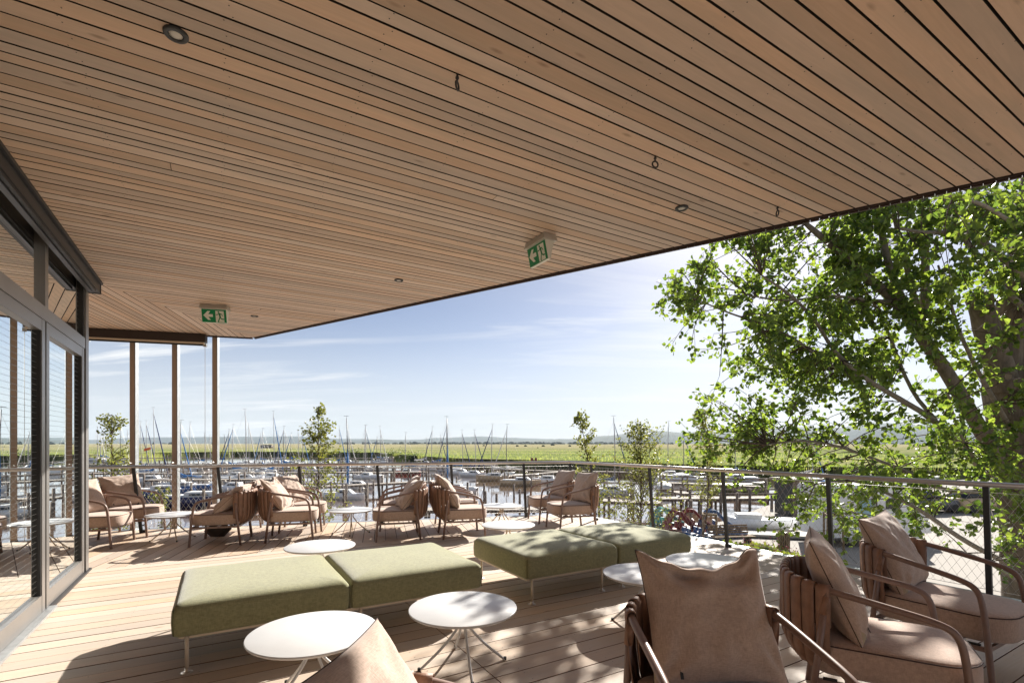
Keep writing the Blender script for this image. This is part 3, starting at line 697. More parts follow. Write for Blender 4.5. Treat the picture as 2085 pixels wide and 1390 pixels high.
# pillows
def pillow_mesh(seed, a=.275, T=.088, crumple=.5, ears=.0):
    rg = random.Random(seed); n = 34; top = []; vs = []; off = Vector((seed*3.1, seed*1.7, 0))
    def pos(u, v, side):
        pu = 1-.075*(1-abs(v)**2.2); pv = 1-.075*(1-abs(u)**2.2)
        y = a*u*pu; z = a*v*pv
        e = max(0, (1-abs(u)**3.2)*(1-abs(v)**3.2))
        h = T*e**.52
        w = mnoise.noise(Vector((u*1.6, v*1.6, side*.3))+off)*.019*crumple+mnoise.noise(Vector((u*4.5, v*4.5, side*2))+off)*.012*crumple
        # radial creases running from the corners and a slumped top edge
        for cu, cv in ((1,1), (-1,1), (1,-1), (-1,-1)):
            r = math.hypot(u-cu, v-cv); th = math.atan2(v-cv, u-cu)
            w += math.sin(th*9+seed+cu)*.016*crumple*math.exp(-((r-.42)/.26)**2)
        if ears:
            z -= ears*.05*math.exp(-(u/.72)**6)*max(0, v)**3
            w -= ears*.030*math.exp(-((v-.62)/.16)**2)*math.exp(-(u/.8)**6)*(1+.6*math.sin(u*7+seed))
            z += ears*.018*mnoise.noise(V(u*3.1, 7, seed))*max(0, v)**2
        x = side*(h+w*e**.35)
        # slump: the lower half fuller than the upper
        x += side*h*.18*(-v)
        return V(x, y, z)
    idx = {}
    for side in (1, -1):
        for i in range(n+1):
            for j in range(n+1):
                u = -1+2*i/n; v = -1+2*j/n
                u = math.sin(u*math.pi/2)*.45+u*.55; v = math.sin(v*math.pi/2)*.45+v*.55
                edge = i in (0, n) or j in (0, n)
                if side == -1 and edge: idx[(side, i, j)] = idx[(1, i, j)]; continue
                idx[(side, i, j)] = len(vs); vs.append(pos(u, v, side))
    fs = []
    for side in (1, -1):
        for i in range(n):
            for j in range(n):
                q = (idx[(side,i,j)], idx[(side,i+1,j)], idx[(side,i+1,j+1)], idx[(side,i,j+1)])
                fs.append(q if side == 1 else q[::-1])
    ring = [idx[(1,i,0)] for i in range(n)]+[idx[(1,n,j)] for j in range(n)]+[idx[(1,i,n)] for i in range(n, 0, -1)]+[idx[(1,0,j)] for j in range(n, 0, -1)]
    body = MB().add(vs, fs, True).mesh('pillow', M_pil)
    seam = MB().tube([vs[k] for k in ring], .0022, 4, closed=True).mesh('seam', M_pipe)
    # suede corner patch laid over the lower corner, with a small woven label
    pt = MB(); m = 6; pv_ = []
    for i in range(m+1):
        for j in range(m+1-i):
            u, v = -1+.30*i/m, -1+.30*j/m; pv_.append(pos(u, v, 1)+V(.0016, 0, 0))
    pi = {}; c = 0
    for i in range(m+1):
        for j in range(m+1-i): pi[(i,j)] = c; c += 1
    pf = []
    for i in range(m):
        for j in range(m-i):
            pf.append((pi[(i,j)], pi[(i+1,j)], pi[(i,j+1)]))
            if (i+1, j+1) in pi: pf.append((pi[(i+1,j)], pi[(i+1,j+1)], pi[(i,j+1)]))
    patch = pt.add(pv_, pf, True).mesh('corner_patch', M_tagw)
    c0 = pos(-.66, -.84, 1)
    lab = MB().box(c0+V(.004,0,0), (.004,.012,.034)).mesh('woven_label', M_blk)
    return body, seam, patch, lab
PIL = [pillow_mesh(1), pillow_mesh(2, crumple=.8), pillow_mesh(3, crumple=1.1), pillow_mesh(4, a=.288, T=.082, crumple=1.0, ears=1.3)]
def make_pillow(ch, var, lean, xb, yaw, label, roll=0, flip=False, dy=0):
    body, seam, patch, lab = PIL[var]
    a = .288 if var == 3 else .275
    o = link('pillow', body); tag(o, label=label, cat='pillow', group='taupe pillows on the armchairs')
    for nme, me in (('seam', seam), ('corner_patch', patch), ('woven_label', lab)): link(nme, me, o)
    base = Matrix.Rotation(ch.rotation_euler.z, 4, 'Z'); base.translation = ch.location
    ry = Matrix.Rotation(rad(-lean), 4, 'Y')
    M = base @ Matrix.Translation((xb, dy, .455)) @ Matrix.Rotation(rad(yaw), 4, 'Z') @ ry @ Matrix.Translation((0, 0, a*.955)) @ Matrix.Rotation(rad(roll), 4, 'X')
    if flip: M = M @ Matrix.Scale(-1, 4, (0, 1, 0))
    o.matrix_world = M
    return o
CH = [
 # x, y, facing, chair label, pillow variant, lean, foot x, yaw, roll, pillow label
 (-5.91, 7.05, 15, 'leftmost armchair, cut off by the end of the glass wall', 0, 28, -.08, -30, 0, 'pillow on the leftmost armchair beside the glass wall'),
 (-6.02, 7.87, 15, 'armchair at the far left in front of the first wooden fin, facing right', 1, 24, -.10, -48, 4, 'large rumpled pillow on the armchair in front of the first wooden fin'),
 (-4.27, 7.32, 195, 'armchair right of the leftmost white table, its back to another chair', 2, 46, .05, 0, 0, 'strongly reclined pillow on the near chair right of the leftmost white table'),
 (-4.55, 8.16, 195, 'armchair hidden behind the near chair right of the leftmost white table', 1, 44, .02, 0, 0, 'rumpled pillow lying back on the hidden chair by the railing, left group'),
 (-3.38, 7.60, 18, 'armchair left of the second far white table, nearer one of its pair', 3, 34, -.05, -12, 0, 'pale pillow on the nearer chair left of the second far white table'),
 (-3.55, 8.39, 17, 'armchair beside the young birch at the railing, farther one of its pair', 2, 34, -.04, -32, 0, 'pillow with a stripe of shadow on the chair beside the young birch'),
 (-1.76, 7.68, 195, 'armchair right of the second far white table, nearest one of that row', 1, 38, -.01, 6, 3, 'front pillow of the two leaning on chairs right of the second far table'),
 (-1.94, 8.56, 195, 'armchair mostly hidden behind another, right of the second far table', 1, 36, -.02, 0, 0, 'rear pillow of the two leaning on chairs right of the second far table'),
 (-.81, 7.84, 15, 'armchair left of the third far white table, nearer one of its pair', 2, 30, -.05, -4, -4, 'nearer pillow on the chairs left of the third far white table'),
 (-1.0, 8.72, 15, 'armchair left of the third far table, mostly hidden by the chair in front', 1, 32, -.05, 0, 0, 'pillow showing above the nearer one, left of the third far table'),
 (.72, 9.33, 195, 'farthest armchair, in the corner of the railing behind the third far table', 0, 24, -.14, 12, 0, 'pillow on the farthest armchair in the railing corner'),
 (1.00, 8.37, 195, 'armchair in front of the railing corner, right of the small far table', 2, 20, -.16, 14, 4, 'pillow on the armchair before the railing corner, beside the dark post'),
 (-.09, 1.165, -12, 'armchair at the bottom edge, only its arm tube and pillow visible', 0, 31, -.11, 0, 0, 'pillow pointing up like a peak at the bottom centre left'),
 (.83, 1.88, -86, 'armchair in the foreground facing the camera, left arm shining', 3, 25, -.16, 0, 0, 'big foreground pillow with two standing corners'),
 (1.93, 2.62, -31, 'armchair seen from the side in the foreground with brown leather straps', 0, 24, -.09, 0, 0, 'upright pillow seen edge on in the side-on foreground armchair'),
 (2.86, 3.27, -60, 'armchair at the right edge, turned towards the camera', 1, 26, -.18, 6, 3, 'pillow with dark seam on the armchair at the right edge'),
]
for x, y, f, lb, pv, lean, xb, yaw, roll, pl in CH:
    c = make_chair((x, y), f, lb); make_pillow(c, pv, lean, xb, yaw, pl, roll, dy=.045 if pv == 3 else 0)
# dark cushion on the floor
mb = MB(); mb.loft([[V(x*s_, y*s_, z) for x, y in ((-.14,-.14),(.14,-.14),(.14,.14),(-.14,.14))] for z, s_ in ((-.03,.6),(-.012,1),(.012,1),(.03,.6))])
o = mb.build('cushion', mat('dark brown fabric', (.045,.03,.022), .9)); o.matrix_world = Matrix.Translation(ground_pt(444, 1078, .10)) @ Matrix.Rotation(rad(40), 4, 'Y') @ Matrix.Rotation(rad(75), 4, 'X')
tag(o, label='small dark brown cushion lying under the chair right of the leftmost table', cat='cushion')

# ------------------------------------------------------------------ round low tables
top_prof = [(.001, -.022), (.300, -.022), (.338, -.020), (.349, -.013), (.352, -.006), (.351, -.002), (.347, 0), (.001, .0)]
me_top = MB().lathe((0,0,.38), top_prof, 56).mesh('tabletop', M_white)
def tleg(k, m):
    a = 2*math.pi*k/4+.55
    pth = smooth_path([(.105, 0, .356), (.05, 0, .345), (.026, 0, .30), (.030, .008, .255), (.13, .01, .135), (.285, .012, 0)], 2)
    M = Matrix.Rotation(a, 3, 'Z'); return MB().tube([M @ p for p in pth], .0088, 8).mesh('leg', m)
legw = [tleg(k, M_white) for k in range(4)]; legc = [tleg(k, M_cream) for k in range(4)]
me_foot = MB().lathe((0,0,0), [(.009, 0), (.0105, .002), (.0105, .016), (.0095, .02)], 10).mesh('foot_cap', M_blk)
for px, py, lg, rz, lb in ((352,1046,legc,10,'leftmost far round table between armchairs, cream splayed legs'), (715,1037,legc,-20,'second far round table, in front of the young birch at the railing'), (1021,1028,legc,35,'smallest far round table, standing by the railing right of centre'),
        (1035,1067,legc,5,'white table just behind the left end of the right green bench'), (652,1110,legw,0,'round table behind the left green bench, its legs hidden'),
        (638,1284,legw,20,'largest white round table in the foreground, partly behind the peaked pillow'), (943,1235,legw,-17,'white round table in front of the seam end of the left green bench'),
        (1316,1166,legw,60,'white table half hidden behind the big foreground pillow'), (1437,1141,legw,15,'dappled table at the right end of the right green bench')):
    p = ground_pt(px, py, .38); o = empty('round_table', (p.x, p.y, 0), rad(rz)); tag(o, label=lb, cat='table', group='low round tables')
    link('tabletop', me_top, o)
    for k, m in enumerate(lg):
        l_ = link('leg', m, o)
        a = 2*math.pi*k/4+.55; q = Matrix.Rotation(a, 3, 'Z') @ V(.285, .012, 0); link('foot_cap', me_foot, l_, q)
# ------------------------------------------------------------------ green benches
def cushion_mesh(seed):
    H = .54; rings = []
    for z, ins in ((.232,.035), (.236,.012), (.245,.002), (.262,-.002), (.33,-.006), (.39,-.003), (.412,.004), (.428,.016), (.441,.036), (.450,.065), (.457,.11), (.463,.18), (.467,.27), (.469,.38), (.4695,.50)):
        r = max(.038-ins*.2, .02) if ins < .2 else .012
        ring = rring(H-ins, H-ins, min(r, (H-ins)*.6), z, 5)
        ring2 = []
        for i, p in enumerate(ring):
            ring2.append(p)
            nx = ring[(i+1) % len(ring)]
            if i % 6 == 5:
                for q in range(1, 12): ring2.append(p.lerp(nx, q/12))
        for p in ring2:
            nn = mnoise.noise(V(p.x*3.1+seed, p.y*3.1, z*2)); p.z += nn*.006*(1 if z > .40 else .15)+(mnoise.noise(V(p.x*14+seed, p.y*14, 1))*.0022 if .40 < z < .46 else 0)
            if .25 < z < .41: sc = 1+mnoise.noise(V(p.x*4, p.y*4+seed, z*9))*.003; p.x *= sc; p.y *= sc
        rings.append(ring2)
    return MB().loft(rings).mesh('cushion', M_green)
cmesh = [cushion_mesh(1), cushion_mesh(9)]
crn = MB()
for sx in (1, -1):
    for sy in (1, -1): crn.tube([(sx*.531, sy*.531, .25), (sx*.5345, sy*.5345, .33), (sx*.530, sy*.530, .412)], .003, 5)
me_crn = crn.mesh('corner_seams', mat('dark olive piping', (.10,.10,.045), .9))
me_bl = MB().tube([(0,0,.006), (0,0,.24)], .0115, 12).mesh('leg', M_cream)
me_bf = MB().lathe((0,0,0), [(.034, 0), (.034, .004), (.02, .007), (.013, .012), (.013, .03)], 20).mesh('foot_plate', M_inox)
for org, lb in ((V(-2.11, 3.07, 0), 'left green upholstered bench of two square cushions, nearest the camera'), (V(.13, 4.40, 0), 'right green upholstered bench dappled with leaf shadow')):
    o = empty('upholstered_bench', org, math.atan2(BU.y, BU.x)); tag(o, label=lb, cat='bench', group='green upholstered benches')
    for k in (0, 1):
        c = link('cushion', cmesh[k], o, (.542+1.085*k, .54, 0)); link('corner_seams', me_crn, c)
    mb = MB()
    for y in (.06, 1.02): mb.bar((.05, y, .222), (2.12, y, .222), .03, .022)
    for x in (.05, .56, 1.06, 1.11, 1.62, 2.12): mb.bar((x, .06, .222), (x, 1.02, .222), .03, .022)
    mb.build('base_frame', M_cream, o)
    for x in (.08, .90, 1.165, 2.0):
        for y in (.035, 1.03):
            l_ = link('leg', me_bl, o, (x, y, 0)); link('foot_plate', me_bf, l_)
    mb = MB(); mb.box((2.176, .12, .32), (.004, .02, .05)); mb.build('fabric_tag', M_strap, o)

# ------------------------------------------------------------------ foliage tools
def leaves_mesh(name, L_, m):                  # L_: list of (pos, along, normal, size); heart shaped folded leaf, two quads
    vs = []; fs = []
    for p, a, nn, s_ in L_:
        sd = a.cross(nn).normalized(); b = len(vs)
        for x, y, z in ((0,0,0), (-.44,.20,.10), (-.34,.62,.09), (0,1.0,-.05), (.34,.62,.09), (.44,.20,.10)):
            q = p+(sd*x+a*y+nn*z)*s_; vs.append((q.x, q.y, q.z))
        fs += [(b, b+1, b+2, b+3), (b, b+3, b+4, b+5)]
    me = bpy.data.meshes.new(name); me.from_pydata(vs, [], fs)
    if m: me.materials.append(m)
    me.update(); return me
def rnd_unit(rg):
    while 1:
        v = V(rg.uniform(-1,1), rg.uniform(-1,1), rg.uniform(-1,1))
        if .1 < v.length < 1: return v.normalized()
def leaf_at(rg, p, shoot, size, droop=.5):
    a = (rnd_unit(rg)*.9+shoot*.5+V(0,0,-droop)).normalized(); nn = rnd_unit(rg); nn = (nn-a*nn.dot(a)).normalized()
    return (p+a*size*.25, a, nn, size*rg.uniform(.65, 1.15))
def curve_between(rg, a, b, n=6, sag=.1):
    l_ = (b-a).length; off = rnd_unit(rg)*l_*.12; pts = []
    for i in range(n+1):
        t_ = i/n; pts.append(a.lerp(b, t_)+off*math.sin(math.pi*t_)+V(0,0,-sag*l_*math.sin(math.pi*t_)*.5))
    return pts

# ------------------------------------------------------------------ the old poplar on the right
rg = random.Random(21)
pop = empty('poplar_tree', ground_pt(2095, 1228, ZG)); tag(pop, label='big old poplar with furrowed trunk leaning its leafy crown over the terrace', cat='tree')
PL = Vector(pop.location)
def pp(px, py, d): return at_depth(px, py, d)-PL
trunk = MB()
def bark_tube(mb, pts, rs, n=18, amp=.10, it=2):
    pts = smooth_path(pts, it); m = len(pts)
    k = [rs[0]+(0)]*m
    ctrl = len(rs)-1
    k = [rs[min(int(i/(m-1)*ctrl), ctrl-1)]*(1-((i/(m-1)*ctrl) % 1 if i < m-1 else 1))+rs[min(int(i/(m-1)*ctrl)+1, ctrl)]*((i/(m-1)*ctrl) % 1 if i < m-1 else 1) for i in range(m)]
    b = len(mb.v); mb.tube(pts, k, n)
    for i in range(b, len(mb.v)):
        q = i-b; ring = q//n; c = pts[min(ring, m-1)]; p = Vector(mb.v[i]); d = p-c
        a = mnoise.noise(V((q % n)*.9, ring*.35, rs[0]*9))*amp+mnoise.noise(V((q % n)*2.7, ring*.5, 3))*amp*.6
        mb.v[i] = tuple(c+d*(1+a))
bark_tube(trunk, [pp(2110,1275,13.4), pp(2098,1180,13.4), pp(2088,1050,13.3), pp(2068,930,13.2), pp(2050,800,13.0), pp(2052,700,12.9), pp(2075,600,12.8), pp(2100,480,12.8), pp(2120,300,12.8)], [.72,.60,.52,.50,.48,.42,.38,.34,.28], 28, .13, 3)
trunk.build('trunk', M_bark, pop)
stump = MB(); bark_tube(stump, [pp(2050,790,12.8), pp(2020,700,12.6), pp(2000,640,12.5), pp(1993,600,12.4)], [.30,.27,.25,.27], 20, .14)
sb = stump.build('sawn_limb', M_bark, pop)
e_ = pp(1993,598,12.4); mb = MB(); mb.tube([e_+V(0,-.02,-.03), e_+V(0,-.03,.02)], [.24,.24], 18); mb.build('cut_face', M_cutw, sb)
mb = MB(); kk = pp(2052,766,12.45); mb.tube([kk+V(0,.2,0), kk+V(-.02,-.02,.0)], [.13,.12], 14); kb = mb.build('branch_stub', M_bark, pop); mb = MB(); mb.tube([kk+V(-.02,-.018,0), kk+V(-.022,-.035,0)], [.09,.085], 12); mb.build('cut_face', M_cutw, kb)
LIMBS = [
 ([(2060,990,13.2),(2000,880,12.6),(1930,760,12.2),(1880,690,12.0),(1830,615,11.8),(1760,560,11.5),(1700,505,11.2),(1640,455,11.0)], [.26,.25,.22,.20,.17,.13,.10,.06]),
 ([(1850,640,11.9),(1815,560,11.8),(1795,480,11.7),(1790,400,11.6),(1780,320,11.5)], [.13,.12,.10,.085,.06]),
 ([(1880,660,12.0),(1885,560,12.1),(1882,460,12.1),(1880,330,12.0)], [.15,.13,.12,.10]),
 ([(1870,640,11.9),(1850,560,12.2),(1825,460,12.2),(1810,380,12.2)], [.10,.09,.07,.05]),
 ([(2140,600,11.5),(2060,540,11.0),(2000,490,10.8),(1950,470,10.6),(1890,475,10.4),(1830,465,10.2)], [.12,.11,.09,.07,.05,.035]),
 ([(2100,640,12.4),(2010,560,11.6),(1960,480,11.2),(1920,400,11.0)], [.12,.09,.07,.05]),
 ([(1995,950,12.8),(1905,855,12.0),(1820,805,11.4),(1760,770,11.0),(1700,720,10.6),(1660,650,10.3),(1610,600,10.0),(1550,560,9.8)], [.13,.10,.085,.07,.055,.045,.035,.02]),
 ([(1760,770,11.0),(1690,745,10.8),(1620,690,10.5),(1560,660,10.3),(1490,640,10.1),(1420,610,10.0)], [.06,.05,.04,.034,.025,.015]),
 ([(2010,1000,12.8),(1920,1000,11.8),(1850,960,11.3),(1770,930,11.0),(1700,905,10.8),(1630,895,10.6),(1560,905,10.4)], [.09,.075,.06,.05,.04,.03,.02]),
 ([(2060,1150,12.8),(1960,1100,11.2),(1880,1040,10.6),(1800,1000,10.2),(1740,975,10.0),(1660,985,9.8)], [.10,.08,.06,.045,.035,.02]),
 ([(1905,855,12),(1850,790,12.3),(1800,650,12.4),(1740,560,12.4)], [.07,.06,.045,.03]),
 ([(2050,860,12.6),(1960,700,12.0),(1930,600,11.8),(1910,540,11.7)], [.09,.06,.05,.03]),
 ([(2080,1000,12.8),(2000,960,11.6),(1950,880,11.0),(1930,800,10.6)], [.07,.05,.04,.03]),
 ([(2070,1180,12.6),(1990,1130,11.5),(1900,1110,10.9),(1820,1090,10.6)], [.07,.05,.035,.02]),
 ([(1830,615,11.8),(1760,610,11.2),(1690,600,10.8),(1600,615,10.4),(1520,600,10.2)], [.07,.05,.04,.03,.018]),
 ([(2120,500,12),(2030,430,9.5),(1960,400,8.6),(1880,395,8.2)], [.10,.05,.035,.02]),
]
nodes = []
for i, (pl, rs) in enumerate(LIMBS):
    pts = [pp(*q) for q in pl]; rs = [r_*(.68 if r_ > .1 else .70) for r_ in rs]; mb = MB(); bark_tube(mb, pts, rs, 12 if rs[0] > .1 else 8, .08)
    mb.build('limb', M_barkl if i in (1,2,3) else M_bark if rs[0] > .16 else M_barkl, pop)
    sp = smooth_path(pts, 1)
    for q in sp[1:]: nodes.append(q)
CROWN = [(1338,590),(1350,560),(1395,500),(1440,462),(1560,440),(1700,405),(1850,370),(2085,330),(2230,300),(2260,1180),(2085,1150),(1990,1120),(1900,1075),(1800,1060),(1700,1080),(1620,1090),(1560,1075),(1500,1000),(1440,965),(1400,930),(1395,890),(1440,850),(1500,820),(1450,830),(1405,790),(1378,740),(1362,690),(1400,650),(1372,620)]
def inpoly(x, y, P):
    c = False
    for i in range(len(P)):
        x1, y1 = P[i]; x2, y2 = P[i-1]
        if (y1 > y) != (y2 > y) and x < (x2-x1)*(y-y1)/(y2-y1)+x1: c = not c
    return c
LV = []; tw = MB(); ncl = 0
def density(x, y):
    d = 1.0
    if y > 900: d = .42
    if x > 1955 and 560 < y < 1150: d = .28
    if x < 1490 and y < 575: d = .42
    if 1450 < x < 1950 and 780 < y < 890: d = .5
    if mnoise.noise(V(x/80, y/80, 5)) < -.12: d *= .15
    return d
tries = 0
while ncl < 780 and tries < 16000:
    tries += 1
    x, y = rg.uniform(1335, 2260), rg.uniform(300, 1160)
    if not inpoly(x, y, CROWN) or rg.random() > density(x, y): continue
    dd = rg.gauss(11.7-(x < 1600)*.6, 1.0); dd = max(8.8, min(14.2, dd))
    c = pp(x, y, dd); near = min(nodes, key=lambda q: (q-c).length); ncl += 1
    L0 = (near-c).length
    if L0 > 2.2: near = c.lerp(near, 2.2/L0)
    pts = curve_between(rg, near, c, 5, -.1); tw.tube(pts, [.014-.0018*i for i in range(len(pts))], 4, caps=False)
    dirn = (c-near).normalized() if (c-near).length > .01 else V(0,0,1)
    nsh = rg.randint(3, 5)
    for _ in range(nsh):
        st = pts[rg.randint(2, 5)]; sdn = (rnd_unit(rg)+dirn*.6+V(-.2,-.1,-.15)).normalized(); ln = rg.uniform(.22, .52)
        en = st+sdn*ln+V(0,0,-.06); tw.tube([st, st.lerp(en, .5)+V(0,0,.02), en], .004, 3, caps=False)
        for q in range(rg.randint(7, 12)):
            t_ = rg.random()**.7; LV.append(leaf_at(rg, st.lerp(en, t_)+rnd_unit(rg)*.05, sdn, (.112 if y < 880 else .095)*(1.15 if x > 1700 else 1)))
for x, y, dd in [(1975+rg.uniform(-60,130), rg.uniform(330,520), rg.uniform(5.6,7.5)) for _ in range(13)]+[(2040+rg.uniform(-50,60), rg.uniform(960,1160), rg.uniform(6.2,8)) for _ in range(8)]+[(1780+rg.uniform(-60,60), rg.uniform(960,1060), rg.uniform(7.2,9)) for _ in range(6)]+[(1720+rg.uniform(-20,60), rg.uniform(1080,1130), rg.uniform(6.5,7.5)) for _ in range(3)]+[(1560+rg.uniform(-50,80), rg.uniform(1050,1110), rg.uniform(8,9.5)) for _ in range(4)]:
    c = pp(x, y, dd); st0 = c+V(.6,.7,.15)+rnd_unit(rg)*.2; pts = curve_between(rg, st0, c, 5, .1); tw.tube(pts, .005, 4, caps=False)
    for _ in range(3):
        st = pts[rg.randint(2, 5)]; sdn = (rnd_unit(rg)+V(-.4,-.2,-.3)).normalized(); ln = rg.uniform(.15, .35); en = st+sdn*ln
        tw.tube([st, en], .0025, 3, caps=False)
        for q in range(rg.randint(4, 7)): LV.append(leaf_at(rg, st.lerp(en, rg.random()), sdn, .088))
tag(tw.build('twigs', M_twig, pop), kind='stuff')
EYEV = V(0,0,EYE)
def in_frame(p):
    w = p+PL; x = CX+w.x/w.y*FPX; y = HZ-(w.z-EYE)/w.y*FPX; return 0 < x < 2085 and 0 < y < 1390
order = sorted(range(len(LV)), key=lambda i: ((LV[i][0]+PL-EYEV).length/LV[i][3]) if in_frame(LV[i][0]) else 1e9)
big = set(order[:295])
lm1 = leaves_mesh('leaf', [(V(0,0,0), V(0,1,0), V(0,0,1), 1.0)], M_leaf)
for i in order[:295]:
    p, a, nn, s_ = LV[i]; sd = a.cross(nn).normalized()
    o = link('leaf', lm1, pop); o.matrix_local = Matrix(((sd.x*s_, a.x*s_, nn.x*s_, p.x), (sd.y*s_, a.y*s_, nn.y*s_, p.y), (sd.z*s_, a.z*s_, nn.z*s_, p.z), (0,0,0,1)))
tag(link('crown_leaves', leaves_mesh('crown_leaves', [LV[i] for i in range(len(LV)) if i not in big], M_leaf), pop), kind='stuff')

# ------------------------------------------------------------------ young trees beyond the railing
def young_tree(px, ytop, d, spread, nb, size, lab, seed, bend=(0,0), dens=1.0, base=None, y_lo=None, name='young_birch', m=None, shape=1.0):
    rgx = random.Random(seed); topp = at_depth(px, ytop, d); b = V(topp.x, d, ZG) if base is None else base
    o = empty(name, b); tag(o, label=lab, cat='young tree', group='young trees beyond the railing')
    t_ = topp-b; H = t_.z; pts = [V(t_.x*(k/10)**2+bend[0]*math.sin(k/10*3.0)*.15, t_.y*(k/10), H*k/10) for k in range(11)]
    mb = MB(); mb.tube(smooth_path(pts, 1), [.045*(1-.93*i/(len(smooth_path(pts,1))-1)) for i in range(len(smooth_path(pts,1)))], 7); mb.build('trunk', M_twig, o)
    tws = MB(); LL = []
    for k in range(nb):
        f = rgx.uniform(.22, 1.0)**.8; z = H*f
        st = V(*[pts[min(int(f*10), 9)].lerp(pts[min(int(f*10)+1, 10)], (f*10) % 1)[i] for i in range(3)])
        rl_ = spread*(1.02-f)**.75*rgx.uniform(.5, 1.1)*shape+.10; az = rgx.uniform(0, 2*math.pi)
        en = st+V(math.cos(az)*rl_, math.sin(az)*rl_, rl_*rgx.uniform(.5, 1.3))
        if en.z > H: en.z = H*rgx.uniform(.93,1)
        c_ = curve_between(rgx, st, en, 4, -.15); tws.tube(c_, [.009, .007, .005, .004, .002], 4, caps=False)
        for q in range(int(rgx.randint(16, 30)*dens)):
            u = rgx.uniform(.15, 1.05)*4; i0 = min(int(u), 3); p = c_[i0].lerp(c_[i0+1], u-i0)+rnd_unit(rgx)*rgx.uniform(.02, .10)
            LL.append(leaf_at(rgx, p, (en-st).normalized(), size, .2))
    tag(tws.build('twigs', M_twig, o), kind='stuff')
    tag(link('crown_leaves', leaves_mesh('crown_leaves', LL, m or M_leafy), o), kind='stuff')
    return o
young_tree(648, 826, 13.0, 1.15, 85, .068, 'slender young birch standing alone behind the railing left of centre', 31)
young_tree(228, 843, 12.0, .95, 95, .055, 'young tree behind the leftmost armchairs, left of the first fin', 32)
young_tree(330, 985, 10.8, .65, 30, .055, 'small leafy sapling low behind the railing right of the first fin', 36)
young_tree(1178, 838, 13.0, .75, 75, .062, 'narrow young tree at the corner of the railing, bending left at its tip', 33, base=V(2.35, 13.0, ZG))
young_tree(1305, 856, 14.0, 1.5, 170, .056, 'bushy young birch behind the right green bench', 34, shape=1.15)
young_tree(1425, 832, 19.0, 1.2, 110, .075, 'staked young tree whose trunk rises from a wooden tree guard', 35, base=ground_pt(1427, 1112, ZG))
# ------------------------------------------------------------------ ground, water, reed plain, hills
def sheet(name, pts, z, m, sub=0):
    mb = MB(); mb.add([V(p[0], p[1], z) for p in pts], [tuple(range(len(pts)))]); o = mb.build(name, m); return tag(o, kind='structure')
M_water = bpy.data.materials.new('harbour water'); M_water.use_nodes = True
t = M_water.node_tree; p = t.nodes['Principled BSDF']; p.inputs['Base Color'].default_value = (.23,.135,.085,1); p.inputs['Roughness'].default_value = .03; p.inputs['IOR'].default_value = 1.34
p.inputs['Specular IOR Level'].default_value = .75
c = N(t, 'ShaderNodeTexCoord'); mpn = N(t, 'ShaderNodeMapping'); mpn.inputs['Scale'].default_value = (1, 1, 1); t.links.new(c.outputs['Object'], mpn.inputs[0])
na = N(t, 'ShaderNodeTexNoise'); na.inputs['Scale'].default_value = 1.6; na.inputs['Detail'].default_value = 4; t.links.new(mpn.outputs[0], na.inputs[0])
nb_ = N(t, 'ShaderNodeTexNoise'); nb_.inputs['Scale'].default_value = .22; nb_.inputs['Detail'].default_value = 2; t.links.new(mpn.outputs[0], nb_.inputs[0])
aa = N(t, 'ShaderNodeMath', operation='MULTIPLY'); t.links.new(na.outputs['Fac'], aa.inputs[0]); t.links.new(nb_.outputs['Fac'], aa.inputs[1])
bp = N(t, 'ShaderNodeBump'); bp.inputs['Strength'].default_value = .12; bp.inputs['Distance'].default_value = .06; t.links.new(aa.outputs[0], bp.inputs['Height']); t.links.new(bp.outputs[0], p.inputs['Normal'])
gw_ = N(t, 'ShaderNodeBsdfGlossy'); gw_.inputs['Roughness'].default_value = .05; gw_.inputs['Color'].default_value = (1,.985,.96,1); t.links.new(bp.outputs[0], gw_.inputs['Normal']); lwf = N(t, 'ShaderNodeFresnel'); lwf.inputs[0].default_value = 1.33; t.links.new(bp.outputs[0], lwf.inputs['Normal'])
lwa = N(t, 'ShaderNodeMath', operation='MULTIPLY_ADD', use_clamp=True); lwa.inputs[1].default_value = .9; lwa.inputs[2].default_value = .22; t.links.new(lwf.outputs[0], lwa.inputs[0]); lwm = N(t, 'ShaderNodeMixShader'); t.links.new(lwa.outputs[0], lwm.inputs[0]); t.links.new(p.outputs[0], lwm.inputs[1]); t.links.new(gw_.outputs[0], lwm.inputs[2]); t.links.new(lwm.outputs[0], t.nodes['Material Output'].inputs[0])
sheet('harbour_water', [(-9000,-300), (9000,-300), (9000,9000), (-9000,9000)], ZW, M_water)
q = MB(); quay = [(-60,-30), (-60,16), (-8,20), (2.5,23), (6,25.5), (9.5,27), (13,30), (19,37), (30,48), (46,60), (60,64), (60,-30)]
q.prism(quay, ZW-.6, ZG); tag(q.build('quay_ground', M_pave), kind='structure')
REED = [(-900,940), (-200,938), (175,937), (300,931), (480,927), (600,928), (700,929), (775,930), (830,938), (900,945), (960,949), (1165,954), (1300,961), (1450,968), (1600,972), (1900,976), (2300,980), (2900,990)]
rp = [on_water(px, py) for px, py in REED]
M_reed = bpy.data.materials.new('reed plain'); M_reed.use_nodes = True
t = M_reed.node_tree; p = t.nodes['Principled BSDF']; p.inputs['Roughness'].default_value = 1; p.inputs['Specular IOR Level'].default_value = 0
c = N(t, 'ShaderNodeTexCoord'); m1 = N(t, 'ShaderNodeMapping'); m1.inputs['Scale'].default_value = (.012, .045, 1); t.links.new(c.outputs['Object'], m1.inputs[0])
n1 = N(t, 'ShaderNodeTexNoise'); n1.inputs['Scale'].default_value = 1; n1.inputs['Detail'].default_value = 8; n1.inputs['Roughness'].default_value = .7; t.links.new(m1.outputs[0], n1.inputs[0])
